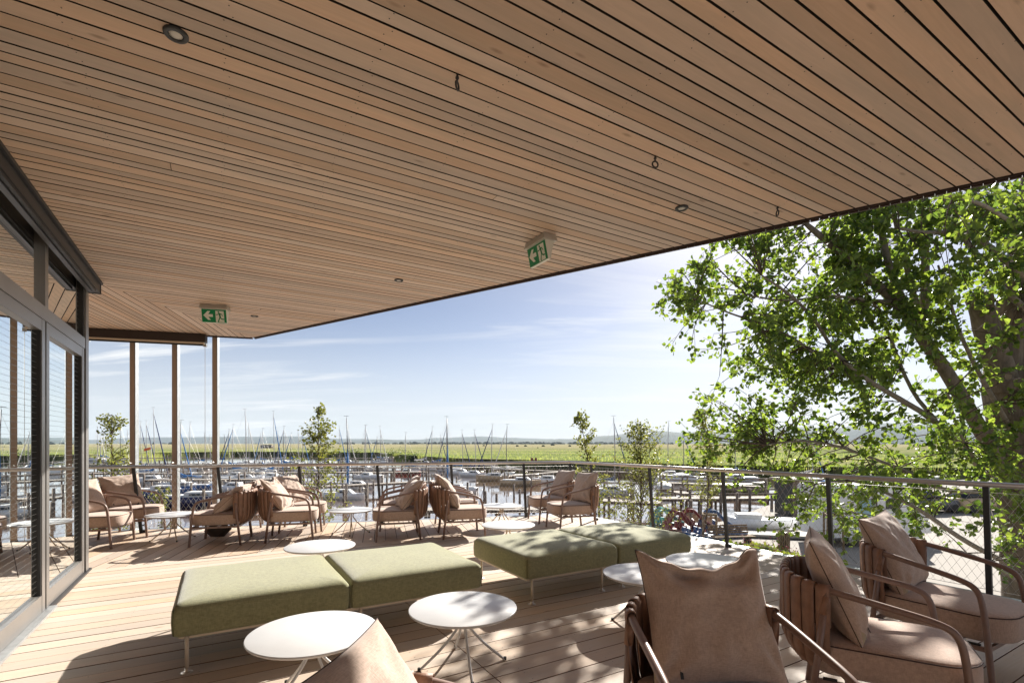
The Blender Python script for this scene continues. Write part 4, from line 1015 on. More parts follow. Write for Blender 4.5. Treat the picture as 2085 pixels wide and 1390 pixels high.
m2 = N(t, 'ShaderNodeMapping'); m2.inputs['Scale'].default_value = (.9, .5, 1); t.links.new(c.outputs['Object'], m2.inputs[0])
n2 = N(t, 'ShaderNodeTexNoise'); n2.inputs['Scale'].default_value = 1; n2.inputs['Detail'].default_value = 4; t.links.new(m2.outputs[0], n2.inputs[0])
r1 = N(t, 'ShaderNodeMapRange'); r1.inputs[1].default_value = .40; r1.inputs[2].default_value = .60; t.links.new(n1.outputs['Fac'], r1.inputs[0])
k1 = N(t, 'ShaderNodeMix', data_type='RGBA'); k1.inputs[6].default_value = (.15,.195,.065,1); k1.inputs[7].default_value = (.33,.29,.17,1)
# farther parts of the marsh are last year's straw coloured reed
sp_ = N(t, 'ShaderNodeSeparateXYZ'); t.links.new(c.outputs['Object'], sp_.inputs[0]); fy = N(t, 'ShaderNodeMapRange'); fy.inputs[1].default_value = 150; fy.inputs[2].default_value = 520; fy.inputs[3].default_value = -.35; fy.inputs[4].default_value = .5; t.links.new(sp_.outputs[1], fy.inputs[0])
ad_ = N(t, 'ShaderNodeMath', operation='ADD', use_clamp=True); t.links.new(r1.outputs[0], ad_.inputs[0]); t.links.new(fy.outputs[0], ad_.inputs[1]); t.links.new(ad_.outputs[0], k1.inputs[0])
k2 = N(t, 'ShaderNodeMix', data_type='RGBA', blend_type='MULTIPLY'); k2.inputs[0].default_value = 1; r2 = N(t, 'ShaderNodeMapRange'); r2.inputs[1].default_value = .3; r2.inputs[2].default_value = .7; r2.inputs[3].default_value = .45; r2.inputs[4].default_value = 1.35
t.links.new(n2.outputs['Fac'], r2.inputs[0]); cmb_ = N(t, 'ShaderNodeCombineColor'); [t.links.new(r2.outputs[0], cmb_.inputs[i]) for i in range(3)]
t.links.new(k1.outputs[2], k2.inputs[6]); t.links.new(cmb_.outputs[0], k2.inputs[7]); t.links.new(k2.outputs[2], p.inputs['Base Color'])
ZR = ZW+1.75
sheet('reed_plain', [(v.x, v.y) for v in rp]+[(7000,400), (7000,5200), (-7000,5200), (-7000,200)], ZR, M_reed)
bl = MB(); rg = random.Random(5); LL = []
def blade(p, h, w):
    a = rg.uniform(0, math.pi); s_ = V(math.cos(a), math.sin(a), 0)*w; ln = V(rg.uniform(-.3,.3), rg.uniform(-.3,.3), 0)*h*.5
    bl.v += [tuple(p-s_), tuple(p+s_), tuple(p+ln+V(0,0,h))]; b = len(bl.v)-3; bl.f.append((b, b+1, b+2)); bl.sm.append(False)
for a, b in zip(rp, rp[1:]):
    ln = (b-a).length; nrm = V(-(b-a).y, (b-a).x, 0).normalized()
    if nrm.y < 0: nrm = -nrm
    if a.y > 210 and b.y > 210 and abs(a.x) > 200: cnt = int(ln*4)
    else: cnt = int(ln*55)
    for _ in range(min(cnt, 6500)):
        s_ = rg.random(); dp = rg.random()**1.6*7
        q = a.lerp(b, s_)+nrm*dp; wob = mnoise.noise(V(q.x*.12, q.y*.12, 0))*1.2; q -= nrm*(wob+.4)
        blade(V(q.x, q.y, ZW-.05), rg.uniform(1.5, 2.35)+wob*.3, rg.uniform(.03, .09))
for _ in range(26000):
    px = rg.uniform(100, 2150); dd = 95+rg.random()**1.3*170; q = V((px-CX)/FPX*dd, dd, 0)
    for a, b in zip(rp, rp[1:]):
        if min(a.x, b.x) <= q.x <= max(a.x, b.x):
            yy = a.y+(b.y-a.y)*(q.x-a.x)/(b.x-a.x+1e-6)
            if q.y > yy+1: blade(V(q.x, q.y, ZR-.3), rg.uniform(.35,.85), rg.uniform(.05,.13))
            break
tag(bl.build('reed_belt', M_reedb), kind='stuff')
def ridge(name, prof, d, m, thick, seed):
    mb = MB(); top = []; n_ = 0; rgx = random.Random(seed)
    pts = []
    for (x0, y0), (x1, y1) in zip(prof, prof[1:]):
        k = max(2, int((x1-x0)/12))
        for i in range(k): t_ = i/k; tt = t_*t_*(3-2*t_); pts.append((x0+(x1-x0)*t_, y0+(y1-y0)*tt+mnoise.noise(V((x0+(x1-x0)*t_)/23, seed, 0))*1.0))
    rows = []
    for x, y in pts:
        tp = at_depth(x, y, d); tp.z = max(tp.z, ZR+3)
        h = tp.z-ZR; f_ = (d-thick*.6)/d
        rows.append([V(tp.x*f_, tp.y*f_, ZR-1), V(tp.x*(1+f_)/2, tp.y*(1+f_)/2, ZR+h*.62), tp, V(tp.x*1.2, tp.y*1.2, ZR-1)])
    vs = [p for r in rows for p in r]; fs = []
    for i in range(len(rows)-1):
        for k in range(3): fs.append((i*4+k, i*4+4+k, i*4+5+k, i*4+1+k))
    mb.add(vs, fs, True); return tag(mb.build(name, m), kind='structure')
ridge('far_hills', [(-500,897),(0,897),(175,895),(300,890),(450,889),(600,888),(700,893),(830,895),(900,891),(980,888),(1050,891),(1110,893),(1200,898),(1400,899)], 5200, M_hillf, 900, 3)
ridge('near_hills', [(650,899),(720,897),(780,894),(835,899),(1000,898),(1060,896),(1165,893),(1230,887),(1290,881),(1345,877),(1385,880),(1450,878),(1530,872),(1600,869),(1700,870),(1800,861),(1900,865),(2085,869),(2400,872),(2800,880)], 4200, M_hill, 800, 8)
# distant trees on the edge of the marsh
ft_ = MB()
def blob(mb, c, rx, rz, rgx):
    rings = []
    for k in range(5):
        a = math.pi*k/4*.5; r = rx*math.cos(a)*rgx.uniform(.85,1.15)+.01; z = rz*math.sin(a)
        rings.append([c+V(r*math.cos(q), r*math.sin(q)*.6, z)*1 for q in [2*math.pi*i/7 for i in range(7)]])
    mb.loft(rings, smooth=False)
rg = random.Random(17)
for _ in range(330):
    px = rg.choice((rg.uniform(700,1400), rg.uniform(900,1300), rg.uniform(300,2085))); d_ = rg.uniform(1700, 2700); c = V((px-CX)/FPX*d_, d_, ZR-.5)
    blob(ft_, c, rg.uniform(4,16), rg.uniform(4,11), rg)
tag(ft_.build('distant_tree_line', M_bush), kind='stuff')
sh = MB()
for px, py, w in ((655/1,908,5),(1053,907,4),(1070,907,4),(1106,907,4),(1125,905,5),(1160,907,4),(1262,906,4),(1268,907,3),(1280,906,3),(1330,906,3),(985,906,3),(905,907,2),(1095,910,2)):
    c = ground_pt(px, py+1.6, ZR); blob(sh, c, w*c.y/FPX*.9, w*c.y/FPX*.8, rg)
tag(sh.build('marsh_bushes', M_bush), kind='stuff')
def shrub(px, py, w, h, lab, seed):
    rgx = random.Random(seed); c = on_water(px, py); o = empty('willow_shrub', c); tag(o, label=lab, cat='shrub', group='shrubs at the reed edge')
    LL = [leaf_at(rgx, V(rgx.gauss(0, w*.4), rgx.gauss(0, w*.3), abs(rgx.gauss(h*.45, h*.28))), V(0,0,1), .34) for _ in range(420)]
    mb = MB()
    for k in range(5): mb.tube([(0,0,0), (rgx.uniform(-w,w)*.4, rgx.uniform(-w,w)*.3, h*.7)], .06, 4)
    mb.build('stems', M_twig, o); tag(link('foliage', leaves_mesh('foliage', LL, leaf_mat('willow leaf %d' % seed, (.025,.045,.012), (.06,.09,.02), (2,2,1), .3)), o), kind='stuff')
shrub(722, 929, 4.5, 3.4, 'dark shrub at the reed edge behind the mast left of centre', 1); shrub(806, 934, 5, 3.6, 'dark shrub where the reed edge steps forward, above the railing', 2); shrub(838, 939, 4, 2.8, 'low shrub right beside the taller shrub at the reed edge', 3)
hut = empty('reed_hut', ground_pt(543, 912, ZR)); tag(hut, label='dark thatched hut standing out in the reeds left of centre', cat='hut')
hw, hh = 12*hut.location.y/FPX, 7*hut.location.y/FPX
mb = MB(); mb.box((0,0,hh*.2), (hw*1.8, hw*.8, hh*.5)); mb.build('wall', M_twig, hut)
mb = MB(); mb.add([V(-hw,-hw*.5,hh*.35), V(hw,-hw*.5,hh*.35), V(hw,hw*.5,hh*.35), V(-hw,hw*.5,hh*.35), V(-hw*.85,0,hh), V(hw*.85,0,hh)], [(0,1,5,4), (2,3,4,5), (0,4,3), (1,2,5), (0,3,2,1)]); mb.build('roof', MATS['dark shrub'] if False else M_pile, hut)
# ------------------------------------------------------------------ marina: jetties
JT = ZW+.95
def pile_mesh(h, r, nme='pile'): return MB().tube([(0,0,-1.0), (0,0,h)], r, 7, smooth=True).mesh(nme, M_pile)
me_pile = pile_mesh(.95, .10); me_pileh = pile_mesh(1.75, .11); me_pole = pile_mesh(1.55, .10, 'mooring_pole')
def jetty(pxa, ya, pxb, yb, w, lab, sp=2.4, rails=False, tall=.35, seed=0, near=False):
    rgx = random.Random(seed); a, b = ground_pt(pxa, ya, JT), ground_pt(pxb, yb, JT); o = empty('jetty', V(a.x, a.y, ZW)); tag(o, label=lab, cat='jetty', group='wooden jetties in the marina')
    d = (b-a); Ln = d.length; d.normalize(); s_ = V(-d.y, d.x, 0); zt = JT-ZW
    pk = MB(); x = 0.0
    while x < Ln:
        ww = .17; z = zt-.02+rgx.uniform(-.006,.006)
        pk.bar(d*(x+ww/2)-s_*w/2+V(0,0,z)+s_*rgx.uniform(-.04,.04), d*(x+ww/2)+s_*w/2+V(0,0,z)+s_*rgx.uniform(-.04,.04), ww*.93, .045); x += ww if near else ww*2
        if not near: pk.bar(d*(x-ww/2)-s_*w/2+V(0,0,z), d*(x-ww/2)+s_*w/2+V(0,0,z), ww*.95, .045)
    tag(pk.build('planks', M_jet, o), kind='stuff')
    for e in (-1, 1):
        mb = MB(); mb.bar(s_*e*(w/2-.08)+V(0,0,zt-.13), d*Ln+s_*e*(w/2-.08)+V(0,0,zt-.13), .07, .17); mb.build('beam', M_pile, o)
    n_ = int(Ln/sp)
    for k in range(n_+1):
        for e in (-1, 1):
            tl = rgx.random() < tall
            link('pile', me_pileh if tl or rails else me_pile, o, d*(k*Ln/max(n_,1)+rgx.uniform(-.15,.15))+s_*e*(w/2+.08))
    if rails:
        for z in (zt+.72, zt+.36):
            for e in (-1,):
                mb = MB(); mb.bar(s_*e*(w/2+.02)+V(0,0,z), d*Ln+s_*e*(w/2+.02)+V(0,0,z), .05, .13); mb.build('side_rail', M_pile, o)
    return o
J = [
 (100,931,800,932,1.2,'farthest long jetty against the reed edge, left half of the marina',4,False,.5),
 (170,944.5,820,942,1.3,'long jetty just above the handrail line, left of centre',3.2,False,.5),
 (640,942,1010,946,1.3,'long jetty just above the handrail line near the big tan boat',3.2,False,.4),
 (185,952,905,950,1.3,'jetty just under the handrail in the left half of the marina',3,False,.5),
 (180,963,870,960,1.3,'middle jetty crossing behind the slender young birch',2.6,False,.45),
 (300,976,585,974,1.4,'jetty passing behind the gap between the first chair groups',2.4,False,.4),
 (640,990,905,977,1.4,'jetty rising to the right left of the red and blue boat',2.2,False,.4),
 (1000,953,1172,960,1.2,'narrow jetty running towards the railing corner below the reeds',1.8,False,.2),
 (1040,968,1172,957,1.2,'jetty with many close piles left of the railing corner',1.3,False,.1),
 (1165,958,1330,961,1.2,'jetty in front of the reeds right of the railing corner',2.2,False,.3),
 (800,1036,1150,1034,1.5,'nearest jetty in the water behind the middle armchairs',2.0,False,.5),
 (430,1018,560,1006,1.8,'short broad jetty right of the middle wooden fin',1.6,False,.5),
 (1225,1017,1345,1022,1.6,'jetty behind the bushy young birch',2.0,False,.3),
]
for i, (a, ya, b, yb, w, lb, sp, rl_, tl) in enumerate(J): jetty(a, ya, b, yb, w, lb, sp, rl_, tl, i)
jetty(1332,1013,1700,1011,1.7,'main boardwalk with dark side rails behind the dark railing posts',2.3,True,1,50,True)
jetty(1345,981,1560,990,1.3,'jetty with rail in front of the moored white boats on the right',2.2,True,1,51,True)
jetty(1360,996,1440,1012,1.2,'short link jetty sloping down to the main boardwalk',1.8,False,.5,52,True)
rg = random.Random(77)
PO = []; POLES = []
for px, py in [(925,1046),(1143,985),(1070,1042),(905,1040),(1168,988),(989,1031),(1116,1036),(556,1003),(640,1000),(747,1028),(930,990),(1028,985),(1230,1002),(1285,1012),(1236,975),(1500,1052),(1408,1062),(1426,1058),(1498,1000),(1571,1056),(1240,1060),(760,1016),(866,1033),(700,1040),(830,1040),(950,1052),(1100,1052),(1010,1046),(198,1010),(190,985),(560,985),(600,990)]: PO.append((px, py))
for _ in range(95): PO.append((rg.uniform(180,1165), rg.choice((rg.uniform(934,950), rg.uniform(948,985), rg.uniform(985,1030)))))
for px, py in PO:
    o = link('mooring_pole', me_pole, None, on_water(px, py)); s_ = rg.uniform(.8, 1.15); o.scale = (1,1,s_); o.rotation_euler = (rg.uniform(-.03,.03), rg.uniform(-.03,.03), rg.uniform(0,3))
    POLES.append((px, py, o))

# ------------------------------------------------------------------ boats
def hull_mesh(Ln, B, m, fb=.75, stern=.72, nme='hull'):
    rings = []; n_ = 12
    for i in range(n_+1):
        t_ = i/n_; x = -Ln/2+Ln*t_
        w = B/2*(stern+(1-stern)*math.sin(min(t_/.45, 1)*math.pi/2)) if t_ < .45 else B/2*max(.02, (1-((t_-.45)/.55)**2.2))
        sheer = fb*(1+.28*(t_-.4)**2*2.2); k = -.16*(1-max(0, t_-.75)/.25*.9)
        rings.append([V(x, -w, sheer), V(x-.02, -w*.97, sheer*.5), V(x, -w*.78, .02), V(x, -w*.35, k), V(x, w*.35, k), V(x, w*.78, .02), V(x-.02, w*.97, sheer*.5), V(x, w, sheer), V(x, w*.5, sheer+.03), V(x, -w*.5, sheer+.03)])
    return MB().loft(rings).mesh(nme, m)
def loft_box(x0, x1, w0, w1, z0, z1, ins=.1, rake=.3):
    a = [V(x0,-w0,z0), V(x1,-w1,z0), V(x1,w1,z0), V(x0,w0,z0)]
    b = [V(x0+ins*.5,-w0+ins,z1), V(x1-rake,-w1+ins,z1), V(x1-rake,w1-ins,z1), V(x0+ins*.5,w0-ins,z1)]
    return a, b
BOATC = {}
def boat_meshes(key, Ln, B, hm):
    if key in BOATC: return BOATC[key]
    fb = .78*Ln/6.5; d = {}
    d['hull'] = hull_mesh(Ln, B, hm, fb)
    a, b = loft_box(-Ln*.12, Ln*.27, B*.34, B*.20, fb, fb+.42, .08, .5)
    d['cabin'] = MB().loft([a, [p.lerp(q, .8) for p, q in zip(a, b)], [q+V(0,0,.02)-V(q.x*.04, q.y*.12, 0) for q in b]], smooth=False).mesh('cabin', M_deckw)
    w = MB()
    for e in (-1, 1): w.add([V(-Ln*.06, e*(B*.34-.02), fb+.13), V(Ln*.16, e*(B*.255-.01), fb+.13), V(Ln*.13, e*(B*.25-.03), fb+.30), V(-Ln*.05, e*(B*.33-.055), fb+.30)], [(0,1,2,3)])
    d['windows'] = w.mesh('window_band', M_win)
    c = MB(); a, b = loft_box(-Ln*.44, -Ln*.13, B*.25, B*.27, fb+.02, fb+.16, .03, .05); c.loft([a, b], smooth=False)
    d['cockpit'] = c.mesh('cockpit_coaming', M_deckw)
    f = MB(); f.box((-Ln*.30, 0, fb+.06), (Ln*.26, B*.36, .04)); d['well'] = f.mesh('cockpit_floor', M_jet)
    r = MB()
    pts = [V(Ln*.5*t_, e*B*.48*(1-t_**2.4), fb*1.15+.5) for e in (-1,) for t_ in (.55,.75,.9,1.0)]
    r.tube([V(p.x, p.y, p.z) for p in pts]+[V(p.x, -p.y, p.z) for p in pts[::-1]], .014, 4)
    for p in pts: r.tube([V(p.x, p.y, fb), p], .012, 4); r.tube([V(p.x, -p.y, fb), V(p.x, -p.y, p.z)], .012, 4)
    r.tube([V(-Ln*.49, e*B*.30, fb+.55) for e in (-1, 1)], .014, 4)
    for e in (-1, 1): r.tube([V(-Ln*.49, e*B*.3, fb), V(-Ln*.49, e*B*.3, fb+.55)], .012, 4); r.tube([V(-Ln*.49, e*B*.3, fb+.55), V(-Ln*.25, e*B*.42, fb+.5)], .01, 4)
    d['rail'] = r.mesh('pulpit_rail', M_inox); d['fb'] = fb
    o = MB(); o.box((-Ln*.5-.08, .25*B, fb*.8), (.16,.2,.34)); o.bar((-Ln*.5-.1,.25*B,fb*.7), (-Ln*.5-.1,.25*B,-.3), .07, .07); d['motor'] = o.mesh('outboard_motor', M_mastd)
    s_ = MB(); s_.loft([[V(x, e*w_, z) for e, z in ((-1,.17*fb/.78+.0),(-1,.27*fb/.78),(1,.27*fb/.78),(1,.17*fb/.78))] for x, w_ in ((-Ln*.495,B*.372),(-Ln*.1,B*.497),(Ln*.1,B*.495),(Ln*.3,B*.37))], smooth=False, cap=True); d['stripe'] = s_
    BOATC[key] = d; return d
def sail_cover(Ln, fb, m, bl_=None):
    xs = Ln*.10; L_ = bl_ or Ln*.42; mb = MB(); rings = []
    for i in range(9):
        t_ = i/8; x = xs-.02-L_*t_; w = .13*(1-.55*t_); h = .42*math.exp(-t_*3.2)+.13*(1-.4*t_); zb = fb+1.0
        rings.append([V(x, w*math.cos(a), zb+h*(.5+.5*math.sin(a))-.03-.05*math.sin(t_*math.pi*3)) for a in [2*math.pi*k/8 for k in range(8)]])
    mb.loft(rings); 
    return mb.mesh('sail_cover', m)
CAN = {'b': M_canv, 'n': M_canvn, 'w': M_canvw, 'g': M_canvg}
HUL = {'w': M_hull, 'b': M_hullb, 'n': M_hulln, 't': M_hullt, 'r': M_hullr, 'g': M_hullg}
BOATS = []
def sailboat(px, top, wl, head, cover='b', jib=None, hull='w', Ln=6.6, dark=False, stowed=None, cap=False, upcover=None):
    Ln = round(Ln*.70, 1)
    d = 5.35*FPX/(wl-HZ); mp_ = V((px-CX)/FPX*d, d, ZW)
    B = Ln*.36; fd = Ln*.10; hd = rad(head); base = mp_-V(math.cos(hd), math.sin(hd), 0)*fd
    o = empty('sailboat', base, hd); D = boat_meshes((Ln, hull), Ln, B, HUL[hull]); fb = D['fb']
    for k, nm in (('hull','hull'), ('cabin','cabin'), ('cockpit','cockpit_coaming'), ('well','cockpit_floor'), ('rail','pulpit_rail'), ('motor','outboard_motor')): link(nm, D[k], o)
    link('window_band', D['windows'], o.children[1] if False else o)
    H = 5.35+(HZ-top)*d/FPX; r0 = .055*max(1, d/95)
    mm = M_mastd if dark else M_mast
    mb = MB(); mb.tube([(fd,0,fb+.3), (fd-.0,0,H*.6), (fd-.12,0,H)], [r0, r0*.9, r0*.62], 6); ms = mb.build('mast', mm, o)
    mb = MB(); mb.bar((fd,-.75*B/2.4,H*.58), (fd,.75*B/2.4,H*.58), .03, .02); mb.build('spreader', mm, ms)
    mb = MB(); mb.tube([(fd-.12,0,H),(fd-.12,0,H+.25)], .012*max(1, d/60), 4); mb.bar((fd-.42,0,H+.2),(fd+.1,0,H+.2), .02, .03); mb.build('wind_vane', mm, ms)
    st = MB(); rr_ = .009*max(1, d/70)
    st.tube([(fd-.1,0,H*.97), (-Ln*.49,0,fb)], rr_, 3, False)
    for e in (-1, 1): st.tube([(fd,0,H*.93), (fd,e*.75*B/2.4,H*.58), (fd-.15,e*B*.46,fb)], rr_, 3, False)
    if not jib: st.tube([(fd-.05,0,H*.9), (Ln*.5,0,fb+.1)], rr_, 3, False)
    st.build('rigging', M_wire, ms)
    if jib:
        mb = MB(); a, b = V(fd-.05,0,H*.92), V(Ln*.5,0,fb+.25); rj = .06*max(1, d/95); mb.tube([a.lerp(b, k/6) for k in range(7)], [rj*.3, rj*.8, rj, rj*1.1, rj*1.15, rj*1.1, rj*.5], 6); mb.build('furled_jib', CAN[jib], o)
    mb = MB(); mb.tube([(fd,0,fb+1.0), (fd-Ln*.45,0,fb+.98)], .05, 6); mb.build('boom', mm, o)
    if cover: link('sail_cover', sail_cover(Ln, fb, CAN[cover]), o)
    if upcover:
        mb = MB(); mb.tube([(fd,0,fb+.9),(fd,0,fb+2.4),(fd-.02,0,H*.62)], [.10*max(1,d/60), .12*max(1,d/60), .05*max(1,d/60)], 8); mb.build('mast_sleeve', CAN[upcover], o)
    BOATS.append((px, top, wl, o, cover, jib, hull)); return o
SB = [ # px, mast top y, waterline y, heading, cover, jib, hull, length
 (198.5,868,938,-20,'w',None,'w',7.4),(204.5,886,940,160,'b',None,'w',6.6),(211,873,939,-15,'w',None,'w',7),(216,881,941,150,'b',None,'w',6.2),
 (245,864,955,170,'n',None,'w',6.6,1),(261,876,948,20,'w',None,'w',6.2),(283,870,956,-20,'w',None,'w',6.4),(287,859,961,-10,'b','n','w',6.8),(299,858,968,-8,'b','n','w',7),
 (314,832,984,-5,'b','n','w',7.4),(366,858,1000,200,'b',None,'b',7.2,1),(368,868,993,-15,None,'b','w',6.6),(386,861,975,165,'w',None,'w',6.8),(418,883,952,20,'b',None,'w',6.4),(428,887,950,-20,'w',None,'w',6),
 (458,886,948,10,'n',None,'w',6,1),(465,875,962,200,'b','n','w',6.6,1),(473,866,975,190,'b','b','w',6.8),(501,835,982,20,'w',None,'w',8.2),(507,862,946,-10,'w','w','w',6.8),
 (530,882,948,170,'b','b','w',6),(534,874,964,170,'b',None,'w',6.6),(558,839,978,-28,'b','b','w',7.6),(567,879,945,20,'w',None,'w',6),(577,869,958,195,'b','n','w',6.4,1),(582,883,944,0,'w',None,'w',6),
 (592,882,946,205,'b','b','w',6.2,1),(608,876,950,0,'w',None,'w',6.4),(616,880,951,-10,'w','b','w',6.2),(636,850,962,10,'w',None,'w',6.8),(664,884,946,180,'w',None,'w',6),
 (692,868,952,-20,'b','b','w',6.6),(708,851,1016,-10,None,None,'w',6.2,1,'b'),(711,885,943,0,'w','w','w',6),(743,867,975,170,'w',None,'w',6.6),(745,867,956,-20,'w','g','w',6.8),(767,890,943,195,'b','b','w',5.8,1),
 (775,869,960,-22,'w','w','w',6.4),(825,882,966,185,'b',None,'r',6.2),(869,892,946,0,'w',None,'w',5.8),(879,870,958,200,'n','n','w',6.6),(898,887,952,-15,'b','n','w',6),(909,858,960,195,'n','n','w',6.8,1),(911.5,851,996,25,None,None,'w',6,1,'b'),
 (942,877,966,-25,'b','n','w',6.4),(968,877,970,-20,'n','n','w',6.4),(1001,865,978,195,'w','n','t',8.2),(1031,866,976,185,'w','w','w',7.6,1),
 (1252,850,1008,-14,'g','g','w',6.4),(1323,862,960,-18,'b','g','w',7),(1360,859,972,170,'w',None,'w',7.4),(1392,879,978,-20,'b','b','w',7,1),(1497,870,980,160,'b',None,'w',6.8),(1655,885,985,10,'w','b','w',6.4)]
for r_ in SB:
    a = list(r_)+[0]*(10-len(r_)); sailboat(a[0], a[1], a[2], a[3], a[4], a[5], a[6], a[7], bool(a[8]), upcover=a[9] or None)
LM = [(180,'the glass wall end'),(264,'first wooden fin'),(350,'middle wooden fin'),(437,'rightmost wooden fin'),(543,'reed hut'),(648,'slender young birch'),(778,'third railing post'),(926,'the post left of centre'),(1072,'the last post before the corner'),(1190,'narrow tree at the railing corner'),(1330,'bushy young birch'),(1478,'staked young tree'),(1700,'poplar branches')]
ORD = 'first second third fourth fifth sixth seventh eighth ninth tenth eleventh twelfth thirteenth fourteenth fifteenth sixteenth seventeenth eighteenth nineteenth twentieth'.split()+['far right']*60
COLN = {'b':'blue','n':'navy','w':'white','g':'grey blue',None:'no'}
BOATS.sort(key=lambda b: b[0]); seg = {}
for b in BOATS:
    i = max([k for k, (x, _) in enumerate(LM) if x <= b[0]] or [0]); seg.setdefault(i, []).append(b)
for i, bs in seg.items():
    for k, b in enumerate(bs):
        d_ = {'w':'white','b':'blue hulled','t':'tan hulled','r':'red striped','n':'navy'}[b[6]]
        ex = ('with %s sail cover' % COLN[b[4]]) if b[4] else 'with wrapped mast'
        tag(b[3], label='%s sailboat %s, %s past %s' % (d_, ex, ORD[k], LM[i][1]), cat='sailboat', group='sailboats moored in the marina')
POLES.sort(key=lambda b: b[0]); seg = {}
for b in POLES:
    i = max([k for k, (x, _) in enumerate(LM) if x <= b[0]] or [0]); seg.setdefault((i, 'far' if b[1] < 950 else 'near' if b[1] > 1010 else 'middle'), []).append(b)
for (i, w_), bs in seg.items():
    for k, b in enumerate(bs): tag(b[2], label='wooden mooring pole in the %s water, %s past %s' % (w_, ORD[k], LM[i][1]), cat='mooring pole', group='mooring poles in the harbour')
def plain_boat(px, wl, head, Ln, hull, lab, tarp=None, cab=True, name='motorboat', group='boats without masts', roof=False):
    Ln = round(Ln*.82, 1); p = on_water(px, wl); o = empty(name, p, rad(head)); D = boat_meshes((Ln, hull), Ln, Ln*.36, HUL[hull]); fb = D['fb']
    link('hull', D['hull'], o)
    if cab:
        for k, nm in (('cabin','cabin'), ('cockpit','cockpit_coaming'), ('well','cockpit_floor'), ('windows','window_band'), ('rail','pulpit_rail'), ('motor','outboard_motor')): link(nm, D[k], o)
    if tarp:
        B = Ln*.36; rings = []
        for i in range(9):
            t_ = i/8; x = -Ln*.47+Ln*.8*t_; w = B*.49*(1-max(0, t_-.45)**2*1.9); h = fb+(.75 if not cab else .95)*math.sin(math.pi*(.12+.8*t_))
            rings.append([V(x, -w, fb*.9), V(x, -w*.8, fb+(h-fb)*.6), V(x, 0, h), V(x, w*.8, fb+(h-fb)*.6), V(x, w, fb*.9)])
        MB().loft(rings).build('tarpaulin', CAN[tarp], o)
    if roof:
        mb = MB(); mb.box((-Ln*.12, 0, fb+1.55), (Ln*.4, Ln*.28, .07)); mb.build('roof', M_deckw, o)
        for x in (-.3, .06):
            for e in (-1, 1): mb = MB(); mb.bar((Ln*x, e*Ln*.12, fb), (Ln*x, e*Ln*.12, fb+1.55), .05, .05); mb.build('roof_post', M_mast, o)
    return tag(o, label=lab, cat='boat', group=group)
plain_boat(330,1012,8,7.6,'b','blue hulled motorboat with white deck between the first two fins', )
plain_boat(405,1030,5,8.4,'n','long navy boat with white deck right of the middle fin, nearest in the water')
plain_boat(725,995,-10,5.4,'w','white motorboat behind the jetty left of the third railing post')
plain_boat(1060,988,-8,6.4,'t','big tan sided boat with white deck left of the railing corner')
plain_boat(1118,984,170,6.4,'w','white motorboat at the right end of the crowded row before the open water')
plain_boat(930,1003,170,5.6,'w','white cabin boat behind the middle armchairs')
plain_boat(860,958,10,5.8,'w','small white motorboat at the jetty above the middle chairs', None, roof=True)
plain_boat(785,937,0,6.4,'w','small roofed boat at the far reed edge', None, True, roof=True)
plain_boat(1350,1003,80,6.2,'w','pale boat wrapped in a rounded white tarpaulin behind the birch', 'w', False)
plain_boat(1500,1001,8,9.0,'g','olive green boat with white deck in front of the reeds', None, False)
plain_boat(1385,985,0,8.4,'w','long white motorboat low behind the jetty rail on the right')
plain_boat(1650,1000,0,8.0,'w','white flat boat behind the poplar branches', 'b')
plain_boat(1900,996,5,8.0,'w','white boat partly hidden behind the poplar trunk branches', 'w')
plain_boat(600,1000,190,4.8,'w','small white boat behind the chairs left of the birch')
plain_boat(480,1000,185,5.8,'w','white cabin boat just right of the rightmost fin')
plain_boat(395,962,20,6,'w','white motorboat between middle and rightmost fins')
# kayak-like dinghy and buoys
for px, py, lab in ((1083,947,'pair of red signs on a pole at the reed edge, left one'), (1091,947,'pair of red signs on a pole at the reed edge, right one')):
    p = on_water(px, py+6); o = empty('marina_sign', p); tag(o, label=lab, cat='sign'); mb = MB(); mb.tube([(0,0,-.5),(0,0,2.1)], .05, 6); mb.build('post', M_pile, o); mb = MB(); mb.box((0,-.06,1.9), (.5,.05,.7)); mb.build('panel', M_red, o)
o = empty('flag', on_water(312, 978)); tag(o, label='orange red flag hanging from a mast between the first and middle fins', cat='flag')
mb = MB(); mb.add([V(-.35-.16*k, .06*math.sin(k*1.7), 4.45-.04*k+.35*j) for k in range(7) for j in (0,1)], [(2*k, 2*k+2, 2*k+3, 2*k+1) for k in range(6)], True); mb.build('cloth', M_orange, o)
mb = MB(); mb.tube([(-.33,.04,0),(-.33,.04,5.0)], .03, 5); mb.build('flagpole', M_mast, o)

